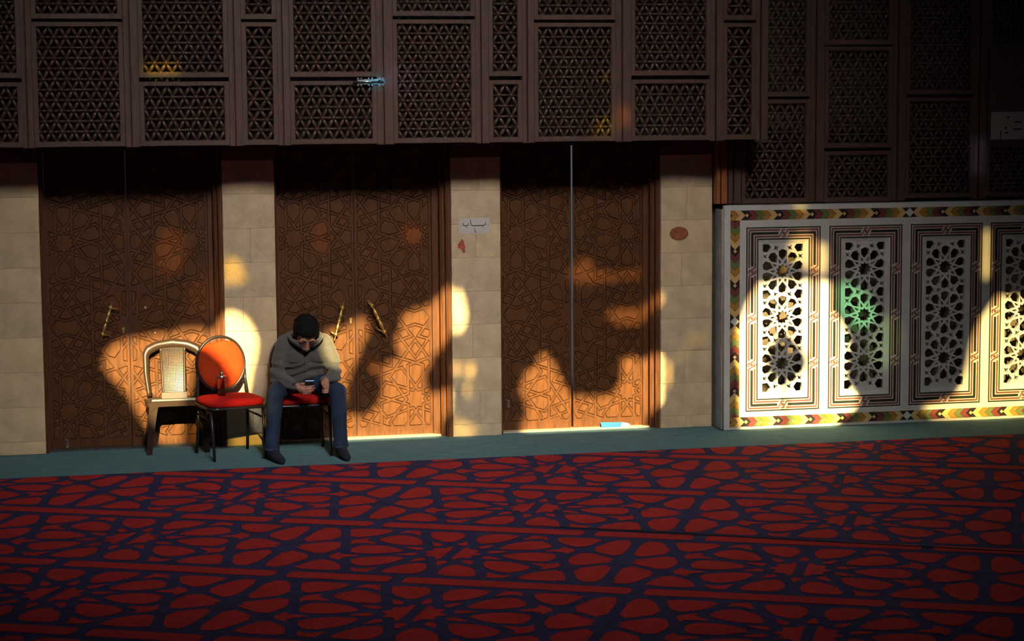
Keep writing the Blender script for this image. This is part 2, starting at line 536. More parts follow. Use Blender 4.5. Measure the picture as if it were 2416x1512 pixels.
# cut-outs (x, z) in an unseen wall, shaped as sun patches, with tints
SUN_CUTOUTS = [
 ([(-1.341,10.237),(-1.305,10.353),(-1.222,10.416),(-1.108,10.446),(-0.977,10.459),(-0.813,10.474),(-0.708,10.504),(-0.55,10.5),(-0.484,10.461),(-0.416,10.543),(-0.333,10.567),(-0.234,10.52),(-0.163,10.417),(-0.135,10.315),(-0.151,10.198),(-0.187,10.08),(-0.21,9.946),(-0.259,9.836),(-0.338,9.866),(-0.31,9.95),(-0.403,10.098),(-0.517,10.203),(-0.629,10.214),(-0.659,10.047),(-0.697,9.846),(-0.753,9.578),(-0.901,9.584),(-1.012,9.723),(-1.084,9.861),(-1.152,9.997),(-1.272,10.135)], None),
 ([(-0.351,9.68),(-0.034,9.684),(-0.022,9.462),(-0.356,9.477)], (0.123,0.102,0.049)),
 ([(-0.684,9.778),(-0.5,9.822),(-0.401,9.767),(-0.42,9.683),(-0.689,9.558)], (0.205,0.18,0.115)),
 ([(0.425,10.45),(0.521,10.464),(0.64,10.505),(0.685,10.562),(0.746,10.536),(0.765,10.44),(0.709,10.34),(0.681,10.255),(0.635,10.171),(0.589,10.053),(0.563,9.917),(0.501,9.851),(0.396,9.9),(0.351,10.045),(0.363,10.18),(0.396,10.298)], None),
 ([(1.024,10.534),(1.094,10.59),(1.251,10.631),(1.293,10.653),(1.373,10.72),(1.419,10.736),(1.415,10.356),(1.351,10.254),(1.281,10.239),(1.262,10.146),(1.209,10.086),(1.225,9.964),(1.27,9.91),(1.41,9.905),(1.408,9.713),(1.345,9.663),(1.325,9.524),(0.551,9.515),(0.54,9.73),(0.582,9.78),(0.668,9.753),(0.754,9.763),(0.849,9.863),(0.889,10.018),(0.859,10.098),(0.888,10.159),(0.968,10.198),(1.038,10.237),(0.987,10.318),(0.988,10.404),(1.04,10.454)], None),
 ([(0.843,10.14),(0.839,10.122),(0.83,10.108),(0.818,10.1),(0.804,10.101),(0.792,10.109),(0.783,10.124),(0.781,10.142),(0.784,10.16),(0.793,10.174),(0.805,10.182),(0.819,10.181),(0.831,10.173),(0.84,10.158)], (0.492,0.41,0.287)),
 ([(1.438,10.674),(1.497,10.69),(1.534,10.569),(1.547,10.466),(1.511,10.364),(1.459,10.348),(1.435,10.401)], None),
 ([(1.602,10.034),(1.599,10.007),(1.592,9.986),(1.583,9.974),(1.572,9.974),(1.562,9.987),(1.555,10.009),(1.553,10.036),(1.556,10.063),(1.563,10.084),(1.573,10.096),(1.584,10.095),(1.593,10.083),(1.6,10.061)], (0.574,0.492,0.287)),
 ([(1.491,10.048),(1.488,10.027),(1.48,10.011),(1.469,10.002),(1.456,10.002),(1.445,10.012),(1.438,10.029),(1.435,10.05),(1.438,10.071),(1.446,10.087),(1.457,10.096),(1.47,10.096),(1.481,10.086),(1.488,10.069)], (0.492,0.41,0.246)),
 ([(1.573,9.873),(1.57,9.85),(1.564,9.832),(1.556,9.823),(1.547,9.823),(1.538,9.833),(1.533,9.852),(1.531,9.874),(1.533,9.897),(1.539,9.914),(1.548,9.924),(1.557,9.924),(1.565,9.914),(1.571,9.895)], (0.328,0.279,0.164)),
 ([(1.435,9.66),(1.539,9.604),(1.626,9.583),(1.608,9.49),(1.433,9.47)], (0.246,0.213,0.123)),
 ([(2.412,10.841),(2.455,10.92),(2.52,10.988),(2.592,10.986),(2.642,10.894),(2.778,10.867),(3.043,10.885),(3.043,10.825),(2.815,10.813),(2.652,10.782),(2.454,10.794)], (0.213,0.172,0.131)),
 ([(2.718,10.53),(2.801,10.562),(3.033,10.556),(3.099,10.611),(3.193,10.629),(3.193,10.544),(3.099,10.494),(3.033,10.436),(2.844,10.435)], (0.344,0.295,0.238)),
 ([(2.035,9.527),(2.022,9.633),(2.069,9.719),(2.052,9.842),(2.01,9.932),(2.06,10.081),(2.143,10.099),(2.172,10.196),(2.225,10.222),(2.278,10.15),(2.339,10.043),(2.392,9.918),(2.453,9.849),(2.59,9.844),(2.771,9.844),(2.851,9.926),(2.88,10.024),(2.869,10.138),(2.971,10.17),(3.033,10.125),(3.099,10.141),(3.186,10.102),(3.187,9.729),(3.117,9.667),(3.055,9.62),(3.062,9.502)], None),
 ([(3.258,9.959),(3.255,9.893),(3.246,9.852),(3.235,9.853),(3.226,9.894),(3.222,9.96),(3.225,10.027),(3.235,10.067),(3.246,10.067),(3.255,10.026)], (0.492,0.41,0.246)),
 ([(3.579,10.224),(3.57,10.203),(3.545,10.186),(3.508,10.178),(3.467,10.179),(3.431,10.19),(3.405,10.208),(3.396,10.23),(3.405,10.251),(3.431,10.267),(3.467,10.275),(3.508,10.274),(3.545,10.263),(3.57,10.246)], (0.049,0.041,0.025)),
 ([(3.44,10.112),(3.433,10.085),(3.41,10.063),(3.378,10.052),(3.342,10.053),(3.31,10.066),(3.288,10.089),(3.28,10.117),(3.288,10.144),(3.31,10.166),(3.342,10.177),(3.378,10.176),(3.41,10.162),(3.432,10.14)], (0.025,0.022,0.016)),
 ([(3.773,10.14),(3.823,10.313),(3.888,10.468),(3.967,10.58),(4.179,10.603),(4.362,10.598),(4.528,10.584),(4.591,10.565),(4.593,10.333),(4.68,10.253),(4.748,10.109),(4.731,9.933),(4.714,9.774),(4.798,9.665),(4.836,9.581),(4.781,9.512),(4.67,9.431),(4.596,9.363),(4.373,9.372),(4.225,9.378),(4.207,9.757),(4.295,9.8),(4.387,9.881),(4.401,9.944),(4.341,10.069),(4.237,10.178),(4.152,10.216),(4.094,10.13),(4.036,10.009),(4.022,9.915),(4.056,9.833),(4.166,9.758),(4.184,9.38),(4.004,9.38),(3.828,9.394),(3.798,9.578),(3.826,9.788),(3.788,9.965)], None),
 ([(5.762,9.701),(5.817,9.861),(5.851,10.075),(5.906,10.217),(5.981,10.304),(6.063,10.427),(6.402,10.418),(6.425,9.387),(5.999,9.367),(5.499,9.423),(5.403,9.51),(5.65,9.561),(5.733,9.63)], (0.508,0.476,0.369)),
 ([(4.249,10.963),(4.377,11.003),(4.433,10.925),(4.544,10.888),(4.563,10.747),(4.527,10.643),(4.454,10.662),(4.361,10.717),(4.251,10.772),(4.213,10.86)], (0.295,0.271,0.18)),
 ([(5.938,10.982),(5.983,10.981),(5.991,10.59),(5.93,10.573)], (0.23,0.205,0.123)),
 ([(4.613,10.564),(4.732,10.586),(4.9,10.5),(4.988,10.35),(4.967,10.216),(4.829,10.195),(4.716,10.28),(4.623,10.353)], (0.041,0.172,0.135)),
 ([(5.041,10.295),(5.146,10.292),(5.224,10.095),(5.114,9.849),(4.964,9.89),(4.931,10.104)], (0.025,0.049,0.041)),
 ([(-0.912,12.185),(-0.68,12.184),(-0.681,12.122),(-0.914,12.122)], (0.41,0.426,0.016)),
 ([(0.751,12.062),(0.861,12.068),(0.86,12.01),(0.75,12.011)], (0.016,0.246,0.82)),
 ([(0.883,12.186),(1.072,12.186),(1.119,11.977),(0.922,11.946),(0.881,12.027)], (0.025,0.033,0.131)),
 ([(2.528,11.757),(2.637,11.772),(2.644,11.631),(2.501,11.632)], (0.164,0.197,0.008)),
 ([(2.651,12.084),(2.646,12.071),(2.631,12.061),(2.609,12.055),(2.585,12.055),(2.563,12.061),(2.548,12.071),(2.543,12.084),(2.548,12.097),(2.563,12.107),(2.585,12.113),(2.609,12.112),(2.631,12.107),(2.646,12.096)], (0.098,0.123,0.008)),
 ([(2.692,11.838),(2.781,11.837),(2.781,11.689),(2.692,11.69)], (0.164,0.082,0.008)),
 ([(5.848,11.8),(5.97,11.799),(5.976,11.497),(5.853,11.499)], (0.016,0.025,0.107)),
 ([(-0.366,10.981),(-0.3,10.993),(-0.236,10.919),(-0.205,10.811),(-0.371,10.782)], (0.221,0.164,0.012)),
 ([(-0.905,11.197),(-0.847,11.286),(-0.765,11.311),(-0.691,11.243),(-0.671,11.092),(-0.734,10.96),(-0.833,10.922),(-0.919,11.031)], (0.082,0.057,0.041)),
 ([(1.209,11.215),(1.2,11.179),(1.177,11.151),(1.143,11.136),(1.107,11.137),(1.074,11.153),(1.051,11.182),(1.043,11.218),(1.052,11.253),(1.075,11.281),(1.109,11.297),(1.145,11.296),(1.178,11.279),(1.201,11.25)], (0.09,0.045,0.025)),
 ([(0.335,11.323),(0.437,11.338),(0.449,11.067),(0.331,11.07)], (0.049,0.025,0.012)),
 ([(-0.674,10.888),(-0.459,10.933),(-0.397,10.73),(-0.4,10.579),(-0.681,10.604)], (0.037,0.025,0.016)),
 ([(4.247,11.248),(4.357,11.246),(4.357,11.197),(4.284,11.199)], (0.246,0.23,0.123)),
]

# ================================================================== THE SETTING
b = MB(); b.box(-8, 16, -19, 3, -0.12, -0.012)
tag(b.build('floor', FLOOR), kind='structure')

# added unseen wall: its cut-outs and tinted panes shape and colour the sun patches
holes = [q for q, t in SUN_CUTOUTS]
me = sheet_with_holes('sun_mask_wall', [(-9, 0), (17, 0), (17, 17), (-9, 17)], holes, 0.012)
sun_mask_wall = tag(link('sun_mask_wall', me, PLASTER, loc=(0, -19.0, 0)), kind='structure')
for q, t in SUN_CUTOUTS:
    if t is None:
        continue
    b = MB(); b.poly([(x, 0, z) for x, z in q])
    b.build('sun_tint_pane', tint_mat(t), sun_mask_wall, loc=(0, 0.006, 0), fix=False)

# ---- limestone wall between the doors, block by block
DOOR_X = [(-0.257, 1.138), (1.545, 2.951), (3.354, 4.694)]
def stone_pier(name, x0, x1, joints, mats_seed):
    rnd = random.Random(mats_seed)
    b = MB(); b.box(x0 + 0.004, x1 - 0.004, 0.008, 0.42, 0.0, 2.44)
    core = tag(b.build(name, MORTAR), kind='structure')
    zs = [0.0, 0.10, 0.37, 0.64, 0.91, 1.18, 1.45, 1.72, 1.99, 2.255]
    for r in range(len(zs) - 1):
        xs = [x0] + [x0 + (x1 - x0) * j for j in joints[r % len(joints)]] + [x1]
        for a, c in zip(xs, xs[1:]):
            y = rnd.uniform(0, 0.003)
            b = MB(); b.box(a + 0.0012, c - 0.0012, y, 0.42, zs[r] + 0.0012, zs[r + 1] - 0.0012, 0.003)
            me = b.mesh('stone_block'); c0 = recentre(me)
            link('stone_block', me, rnd.choice([STONE, STONE_B, STONE_C]), core, loc=c0)
    b = MB(); b.box(x0, x1, -0.004, 0.42, 2.257, 2.44)
    b.build('painted_band', MAROON, core)
    return core
pier_l = stone_pier('wall_left', -3.0, -0.257, [[0.28, 0.75], [0.12, 0.42, 0.83], [0.33, 0.70]], 1)
pier_cl = stone_pier('wall_centre_left', 1.138, 1.545, [[], [0.5], [], [], [0.36], [], [0.52], []], 2)
pier_cr = stone_pier('wall_centre_right', 2.951, 3.354, [[], [0.56], [], [0.42], [], [], [0.5]], 3)
pier_r = stone_pier('wall_right', 4.694, 5.135, [[0.5], [], [0.47], [], [], [0.4], []], 4)
b = MB(); b.box(-3.0, 9.7, 0.0, 0.42, 2.44, 4.4)
tag(b.build('wall_back', PLASTER), kind='structure')
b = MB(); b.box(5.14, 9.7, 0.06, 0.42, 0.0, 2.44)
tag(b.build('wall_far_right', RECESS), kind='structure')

# ---- carved doors
FACES = girih_faces(117.0, 14.5, 17.6, [(i * GX, j * GY) for i in range(-2, 3) for j in range(-3, 5) if (i + j) % 2 == 0],
                    [(i * GX, j * GY) for i in range(-2, 3) for j in range(-3, 5) if (i + j) % 2 == 1])
US = 0.481 / GX                # metres per pattern unit
STAR_Z = 0.962                 # height of the star on the meeting line
LEAF_W, LEAF_T = 0.622, 0.04
def piece_mesh(p, h, bev):
    top = inset(p, bev)
    if not top:
        top = inset(p, bev * 0.45)
        if not top:
            return None
    n = len(p)
    v = [(x, 0.0, z) for x, z in p] + [(x, -h, z) for x, z in top]
    f = [tuple(range(n, 2 * n))] + [(k, (k + 1) % n, n + (k + 1) % n, n + k) for k in range(n)]
    me = bpy.data.meshes.new('carved_panel')
    me.from_pydata(v, [], f)
    me.update()
    return me
LEAF = {}
for side in (-1, 1):
    big, small, strap = [], MB(), MB()
    x0, x1 = (0.012, LEAF_W - 0.012) if side > 0 else (-LEAF_W + 0.012, -0.012)
    for f in FACES:
        g = [(x * US, STAR_Z + y * US) for x, y in f]
        g = tidy(clip_rect(g, x0, x1, 0.075, 2.34), 2e-4)
        if len(g) < 3 or area2(g) < 1e-4:
            continue
        a1, a2 = inset(g, 0.0072), inset(g, 0.0086)
        if a1 and a2:
            n = len(g); k0 = len(strap.v)
            strap.v += [(x, -.009, z) for x, z in g] + [(x, -.009, z) for x, z in a1] + [(x, 0.0, z) for x, z in a2]
            for k in range(n):
                l = (k + 1) % n
                strap.f += [(k0 + k, k0 + l, k0 + n + l, k0 + n + k), (k0 + n + k, k0 + n + l, k0 + 2 * n + l, k0 + 2 * n + k)]
        else:
            strap.poly([(x, -.009, z) for x, z in g])
            continue
        p = inset(g, 0.0108) or inset(g, 0.0092)
        if not p or area2(p) < 4e-5:
            continue
        me = piece_mesh(p, 0.016, 0.0035)
        if me is None:
            continue
        xs, zs = [q[0] for q in p], [q[1] for q in p]
        if min(max(xs) - min(xs), max(zs) - min(zs)) > 0.036 and area2(p) > 9e-4:
            c0 = recentre(me)
            big.append((me, c0))
        else:
            small.add([v.co for v in me.vertices], [tuple(q.vertices) for q in me.polygons])
            bpy.data.meshes.remove(me)
    for me, c0 in big:
        me.materials.append(WOOD_PIECE)
    sm = small.mesh('small_inlay', False); sm.materials.append(WOOD_PIECE)
    xa, xb = (0.0, LEAF_W) if side > 0 else (-LEAF_W, 0.0)
    b = MB(); b.box(xa, xb, 0.0, LEAF_T, 0.012, 2.43)
    # raised rails round the carved field
    b.box(xa, xb, -0.009, 0.0, 0.012, 0.075); b.box(min(xa, xb), x0, -0.009, 0.0, 0.075, 2.34); b.box(x1, max(xa, xb), -0.009, 0.0, 0.075, 2.34)
    st = strap.mesh('strapwork', False); st.materials.append(WOOD_DOOR)
    b.box(xa, xb, -0.009, 0.0, 2.34, 2.43)
    LEAF[side] = (b.mesh('door_leaf'), big, sm, st)
    LEAF[side][0].materials.append(WOOD_DOOR)

def turned_handle(p0, p1, arms, parent):
    """an ornate turned brass pull hung between two arms; p in x,z of the leaf plane"""
    y = -0.062
    a, c = Vector((p0[0], y, p0[1])), Vector((p1[0], y, p1[1]))
    L = (c - a).length
    prof = [(0, .001), (.004, .0055), (.008, .0065), (.012, .003), (.016, .0045), (.020, .0035), (.028, .0035), (.031, .009), (.033, .009), (.036, .014), (.043, .0185), (.050, .0185), (.057, .014), (.060, .008),
            (.063, .011), (.066, .008), (.072, .0085), (.076, .012), (.079, .0095), (.090, .0150), (.108, .0165), (.124, .0125), (.128, .009), (.131, .0135), (.135, .0135), (.138, .0095), (.143, .0155), (.150, .0170), (.157, .0155),
            (.161, .0095), (.164, .0135), (.168, .0135), (.171, .009), (.178, .0130), (.194, .0170), (.212, .0145), (.224, .0095), (.228, .012), (.231, .0085), (.238, .008), (.242, .014), (.249, .0185), (.256, .0185), (.263, .014), (.267, .006),
            (.270, .0085), (.274, .004), (.280, .0035), (.284, .006), (.288, .004), (.295, .0055), (.299, .0045), (.302, .001)]
    s = L / .302
    b = MB(); b.lathe([(t * s, r * 1.02) for t, r in prof], a, c, 14)
    h = b.build('door_handle', BRASS, parent, True)
    for t, (dx, dz) in zip((.05, .256), arms):
        q = a + (c - a) * (t / .302)
        e = Vector((q.x + dx, -0.006, q.z + dz))
        m = (q + e) / 2 + Vector((dx * .3, -0.012, 0))
        b2 = MB(); b2.tube([q, m, e], [.0065, .0055, .008], 8)
        b2.ellipsoid(e, (Vector((1, 0, 0)), Vector((0, 1, 0)), Vector((0, 0, 1))), (.016, .009, .016), 12, 6)
        # parts of the handle lie in the same mesh frame
        b2.v = [tuple(Vector(v)) for v in b2.v]
        bm_add = b2.mesh('arm'); 
        for v in bm_add.vertices: pass
        o = h
        bm = bmesh.new(); bm.from_mesh(o.data); bm.from_mesh(bm_add); bm.to_mesh(o.data); bm.free()
        bpy.data.meshes.remove(bm_add)
    o.data.polygons.foreach_set('use_smooth', [True] * len(o.data.polygons))
    return h

DOORS = []
for i, (cx, sx) in enumerate(((0.405, 1.0), (2.192, 1.0), (3.985, 0.955))):
    ox0, ox1 = DOOR_X[i]
    root = tag(empty('door_%d' % (i + 1), (cx, 0.18, 0.0)), kind='structure')
    lv = {}
    for side in (-1, 1):
        me, big, sm, st = LEAF[side]
        gap = 0.008 if i == 2 else 0.0022
        lf = link('door_leaf', me, None, root, loc=(side * gap, 0, 0))
        lf.scale = (sx, 1, 1)
        for pm, c0 in big:
            link('carved_panel', pm, None, lf, loc=c0)
        s = link('small_inlay', sm, None, lf); s['kind'] = 'stuff'
        link('strapwork', st, None, lf)
        lv[side] = lf
    # stepped timber lining on both sides and a head
    fl_, fr_ = ox0 - cx, ox1 - cx
    for nm, xa, xb, sg in (('jamb', fl_, -LEAF_W * sx - 0.004, 1), ('jamb', LEAF_W * sx + 0.004, fr_, -1)):
        b = MB()
        wd = xb - xa
        b.box(xa, xb, -0.035, 0.04, 0.0, 2.44)
        o_, w1 = (xa, xa + wd * .55) if sg > 0 else (xb, xb - wd * .55)
        b.box(min(o_, w1), max(o_, w1), -0.100, -0.035, 0.0, 2.44)
        w2 = xa + wd * .26 if sg > 0 else xb - wd * .26
        b.box(min(o_, w2), max(o_, w2), -0.150, -0.100, 0.0, 2.44)
        # round beads running up the steps
        b.tube([(w1, -0.100, 0), (w1, -0.100, 2.44)], .010, 8)
        b.tube([(w2, -0.150, 0), (w2, -0.150, 2.44)], .009, 8)
        b.build(nm, WOOD_FRAME, root)
    b = MB(); b.box(fl_, fr_, -0.10, 0.04, 2.34, 2.45); b.box(fl_, fr_, -0.13, -0.10, 2.39, 2.45)
    b.build('door_head', WOOD_FRAME, root)
    b = MB(); b.box(fl_ + .004, fr_ - .004, -0.09, 0.04, -0.011, 0.010, 0.003)
    b.build('threshold', THRESH if i else FLOOR, root)  # first threshold gets the dark floor colour as painted shade
    DOORS.append((root, lv, cx))
def on_leaf(i, x, z):
    return (x - DOORS[i][2], z)
for i, side, p0, p1, arms in ((0, -1, (.281, 1.163), (.182, .863), ((.058, -.02), (.056, -.018))),
                              (1, -1, (2.095, 1.113), (2.015, .800), ((-.01, .045), (-.045, .045))),
                              (1, 1, (2.300, 1.121), (2.439, .813), ((-.035, .05), (-.062, .04)))):
    turned_handle(on_leaf(i, *p0), on_leaf(i, *p1), arms, DOORS[i][1][side])
for i, side, x, z in ((0, -1, .361, .943), (1, -1, 2.156, .968)):       # little brass keyhole plates
    x, z = on_leaf(i, x, z)
    b = MB(); b.tube([(x, -0.021, z), (x, -0.008, z)], .012, 12); b.box(x - .006, x + .006, -0.020, -0.008, z - .034, z)
    b.build('keyhole_plate', BRASS, DOORS[i][1][side])
for x, z, r in ((.529, 1.106, .010), (.600, .903, .005)):               # small white dots on the first door
    x, z = on_leaf(0, x, z)
    b = MB(); b.ellipsoid((x, -0.014, z), (Vector((1, 0, 0)), Vector((0, 1, 0)), Vector((0, 0, 1))), (r, .006, r), 12, 8)
    b.build('white_dot', WHITE_PLASTIC, DOORS[0][1][1], True)
for i, side, x, z, h in ((0, -1, -.095, .055, .055), (2, -1, 3.43, .235, .05)):     # small steel bolts near the floor
    x, z = on_leaf(i, x, z)
    b = MB(); b.tube([(x, -0.016, z - h / 2), (x, -0.016, z + h / 2)], .006, 8); b.box(x - .02, x + .008, -0.019, -0.012, z + h / 2 - .006, z + h / 2 + .004)
    b.box(x - .010, x + .010, -0.010, -0.0, z - h / 2 - .012, z - h / 2 + .01)
    b.build('floor_bolt', STEEL, DOORS[i][1][side])

# ================================================================== TURNED LATTICE SCREENS
PX, PZ = 0.0842, 0.0752
def ring_prof(n):
    return [(math.cos(2 * PI * k / n), math.sin(2 * PI * k / n)) for k in range(n)]
def lattice_mesh(x0, x1, z0, z1):
    """balls on a triangular grid, thin rods along the rows, ribbed spindles between the rows"""
    b = MB()
    nx = max(2, round((x1 - x0) / PX)); px = (x1 - x0) / nx
    nz = max(2, round((z1 - z0) / PZ)); pz = (z1 - z0) / nz
    X, Y, Z = Vector((1, 0, 0)), Vector((0, 1, 0)), Vector((0, 0, 1))
    rows = []
    for j in range(nz + 1):
        z = z0 + j * pz
        row = [x0 + px * (i + (0.5 if j % 2 == 0 else 0.0)) for i in range(-1, nx + 2)]
        rows.append((z, row))
        b.tube_prof([Vector((x0, 0, z)), Vector((x1, 0, z))], [.0095, .0095], X, 6)
        for x in row:
            if x0 - .001 < x < x1 + .001:
                b.ellipsoid((x, -0.002, z), (X, Y, Z), (.0195, .0195, .0195), 8, 6)
            xm = x + px / 2
            if x0 < xm - .012 and xm + .012 < x1:
                b.tube_prof([Vector((xm - .013, 0, z)), Vector((xm, 0, z)), Vector((xm + .013, 0, z))], [.008, .0145, .008], X, 6)
    rib = []
    for k in range(11):
        t = k / 10
        r = .0185 * (1 - (2 * t - 1) ** 2 * .60) * (1.0 if k % 2 == 0 else .80)
        rib.append((t, r))
    for j in range(nz):
        za, ra = rows[j]
        zb, rb = rows[j + 1]
        for x in ra:
            for s in (-1, 1):
                xe = x + s * px / 2
                if min(x, xe) < x0 - .001 or max(x, xe) > x1 + .001:
                    continue
                a, c = Vector((x, 0, za)), Vector((xe, 0, zb))
                d = (c - a)
                l = d.length
                t = d / l
                pts, rr = [], []
                for u, r in rib:
                    pts.append(a + t * (.012 + (l - .024) * u)); rr.append(r)
                b.tube_prof(pts, rr, t, 6)
    return b.mesh('turned_lattice', False)
def lattice_panel(parent, x0, x1, z0, z1, y, fw_=0.033):
    """a framed panel: x,z are the lattice opening"""
    b = MB()
    b.frame(x0 - fw_, x1 + fw_, z0 - fw_ * 1.0, z1 + fw_ * 1.0, fw_ - .002, y - 0.012, y + 0.035)
    b.frame(x0 - .004, x1 + .004, z0 - .004, z1 + .004, .006, y + 0.0, y + 0.03)
    me = b.mesh('panel_frame')
    c0 = recentre(me)
    fr = link('panel_frame', me, WOOD_SCREEN, parent, loc=c0)
    lm = lattice_mesh(x0, x1, z0, z1)
    lm.materials.append(WOOD_LATT)
    lm.polygons.foreach_set('use_smooth', [True] * len(lm.polygons))
    lm.transform(Matrix.Translation((-c0.x, y + 0.018 - c0.y, -c0.z)))
    la = link('turned_lattice', lm, None, fr)
    la['kind'] = 'stuff'
    return fr
def post(parent, x0, x1, z0, z1, y, material=None):
    w = x1 - x0
    b = MB()
    b.box(x0, x1, y + .010, y + .06, z0, z1)
    b.box(x0 + .002, x0 + w * .36, y - .014, y + .010, z0, z1, .004)
    b.box(x0 + w * .44, x1 - .002, y - .020, y + .010, z0, z1, .005)
    me = b.mesh('post'); c0 = recentre(me)
    return link('post', me, material or WOOD_SCREEN, parent, loc=c0)

GZ0, GZ1, GYF = 2.374, 4.15, -0.60
gal = tag(empty('lattice_gallery', (2.2, -0.3, GZ0)), 'dark overhanging gallery of turned wooden lattice above the three carved doors', 'lattice gallery')
def child_world(o, parent):
    o.location = Vector(o.location) - parent.location
TOP = 4.10
cols = [(-2.50, -1.92, 'B'), (-1.74, -1.13, 'A'), (-0.95, -0.374, 'B'), (-0.229, 0.360, 'A'), (0.536, 1.129, 'B'), (1.296, 1.493, 'A'), (1.652, 2.241, 'B'), (2.436, 3.007, 'A2'), (3.177, 3.373, 'B'),
        (3.534, 4.116, 'A'), (4.308, 4.884, 'B'), (5.059, 5.259, 'A')]
for x0, x1, k in cols:
    if k == 'B':
        spl = [(2.417, 2.825), (2.922, TOP)]
    elif k == 'A2':
        spl = [(2.417, 3.285), (3.378, TOP)]
    else:
        spl = [(2.417, 3.262), (3.352, TOP)]
    for z0, z1 in spl:
        o = lattice_panel(gal, x0, x1, z0, z1, GYF)
        child_world(o, gal)
for a, c in ((-1.89, -1.77), (-1.10, -0.98), (-0.344, -0.259), (0.392, 0.506), (1.160, 1.266), (1.523, 1.622), (2.271, 2.406), (3.037, 3.147), (3.403, 3.504), (4.146, 4.278), (4.914, 5.029), (5.289, 5.395)):
    child_world(post(gal, a, c, GZ0, TOP + .04, GYF), gal)
b = MB(); b.box(-2.6, 5.125, GYF + 0.065, -0.005, GZ0 + .005, GZ0 + 0.03); b.box(5.125, 5.36, GYF + 0.065, -0.135, GZ0 + .005, GZ0 + 0.03)
o = b.build('soffit', WOOD_SCREEN, gal); child_world(o, gal)
b = MB(); b.box(-2.6, 5.39, GYF + 0.18, GYF + 0.20, GZ0 + .03, TOP + .04)  # dark sheet put in as the shade inside the gallery
o = b.build('shade_backing', SHADE, gal); child_world(o, gal)
b = MB(); b.box(5.365, 5.395, GYF + 0.06, -0.135, GZ0, TOP + .04)
o = b.build('end_board', WOOD_SCREEN, gal); child_world(o, gal)
# the little sliding latch screwed across the gap
lt = tag(empty('barrel_bolt', (2.214, GYF - .022, 2.850)), 'bright steel barrel bolt screwed across a gap in the gallery lattice', 'bolt')
b = MB(); b.box(-.085, .120, -.004, 0, -.019, .019)
for xx in (-.082, -.058, .0, .026, .082, .108):
    for s in (-1, 1):
        b.tube([(xx, -.005, s * .026), (xx, 0, s * .026)], .0065, 8)
        b.box(xx - .006, xx + .006, -.004, 0, s * .019 - .006, s * .019 + .006)
b.build('backplate', STEEL, lt)
b = MB(); b.tube([(-.122, -.012, 0), (.112, -.012, 0)], .0075, 10)
b.build('rod', STEEL, lt, True)
b = MB(); b.tube([(.055, -.012, 0), (.082, -.020, .012), (.088, -.036, .016)], .006, 8)
b.build('knob', STEEL, lt, True)
for xx in (-.07, -.03):
    b = MB(); b.tube([(xx, -.006, 0), (xx, -.003, 0)], .005, 8)
    b.build('screw', BLACK_METAL, lt)

# ---- screen above the marble panels
SZ0, SYF = 1.852, -0.10
scr = tag(empty('lattice_screen', (6.6, SYF, SZ0)), 'dark turned wooden lattice screen standing on the white marble panels at right', 'lattice screen')
for x0, x1, spl in ((5.383, 5.898, [(1.885, 2.665), (2.755, TOP)]), (6.097, 6.619, [(1.885, 2.236), (2.330, 3.092), (3.176, TOP)]),
                    (6.810, 7.348, [(1.905, 2.672), (2.765, TOP)]), (7.532, 8.08, [(1.905, 2.285), (3.15, TOP)]), (8.275, 8.80, [(1.905, 2.672), (2.765, TOP)]), (8.99, 9.52, [(1.905, 2.236), (2.330, 3.092), (3.176, TOP)])):
    for z0, z1 in spl:
        child_world(lattice_panel(scr, x0, x1, z0, z1, SYF), scr)
for a, c, m in ((5.130, 5.226, WOOD_RED), (5.232, 5.345, None), (5.930, 6.062, None), (6.652, 6.776, None), (7.380, 7.500, None), (8.115, 8.24, None), (8.835, 8.955, None), (9.555, 9.68, None)):
    child_world(post(scr, a, c, SZ0, TOP + .04, SYF, m), scr)
b = MB(); b.box(7.505, 8.11, SYF - .005, SYF + .03, 2.318, 3.112); b.frame(7.505, 8.11, 2.318, 3.112, .045, SYF - .02, SYF)
o = b.build('solid_panel', WOOD_SCREEN, scr); child_world(o, scr)
b = MB(); b.box(5.2, 9.68, 0.02, 0.04, SZ0, TOP + .04)  # dark sheet standing for the shade behind this screen
o = b.build('shade_backing', SHADE, scr); child_world(o, scr)
nt_ = tag(empty('paper_notice', (7.72, SYF - .026, 2.467)), 'greyish paper notice pinned on the wooden panel of the right screen', 'notice')
b = MB(); b.box(-.19, .19, 0, .004, -.115, .115)
b.build('sheet', PAPER_D, nt_)
for x, z, w_, h_ in ((-.10, -.075, .010, .055), (-.055, -.02, .018, .022), (-.05, -.06, .03, .012), (-.035, .07, .030, .012), (.05, .03, .06, .012), (.05, -.03, .08, .012)):
    b = MB(); b.box(x - w_ / 2, x + w_ / 2, -.001, 0, z - h_ / 2, z + h_ / 2)
    b.build('ink_mark', INK, nt_)

# ================================================================== MARBLE PANEL WALL
MYF = -0.22
mw = tag(empty('marble_panel_wall', (6.6, MYF, 0)), 'white marble wall of pierced star grilles framed by a chevron mosaic band', 'marble wall')
def mpart(name, bld, m, smooth=False):
    o = (bld.build(name, m, mw, smooth)); o.location = -mw.location
    return o
PAN = [5.354 + 0.7155 * k for k in range(6)]
PW, PZ0, PZ1 = 0.640, 0.146, 1.662
holes = []
for x in PAN:
    holes.append([(x + .104, PZ0 + .104), (x + PW - .104, PZ0 + .104), (x + PW - .104, PZ1 - .104), (x + .104, PZ1 - .104)])
me = sheet_with_holes('marble_slab', [(5.168, 0.0), (9.70, 0.0), (9.70, 1.842), (5.168, 1.842)], holes, 0.05)
o = link('marble_slab', me, MARBLE, mw); o.location = Vector((0, MYF, 0)) - mw.location
b = MB(); b.box(5.160, 5.215, MYF + .050, 0.055, 0, 1.842)
ret = mpart('side_return', b, MARBLE_G)
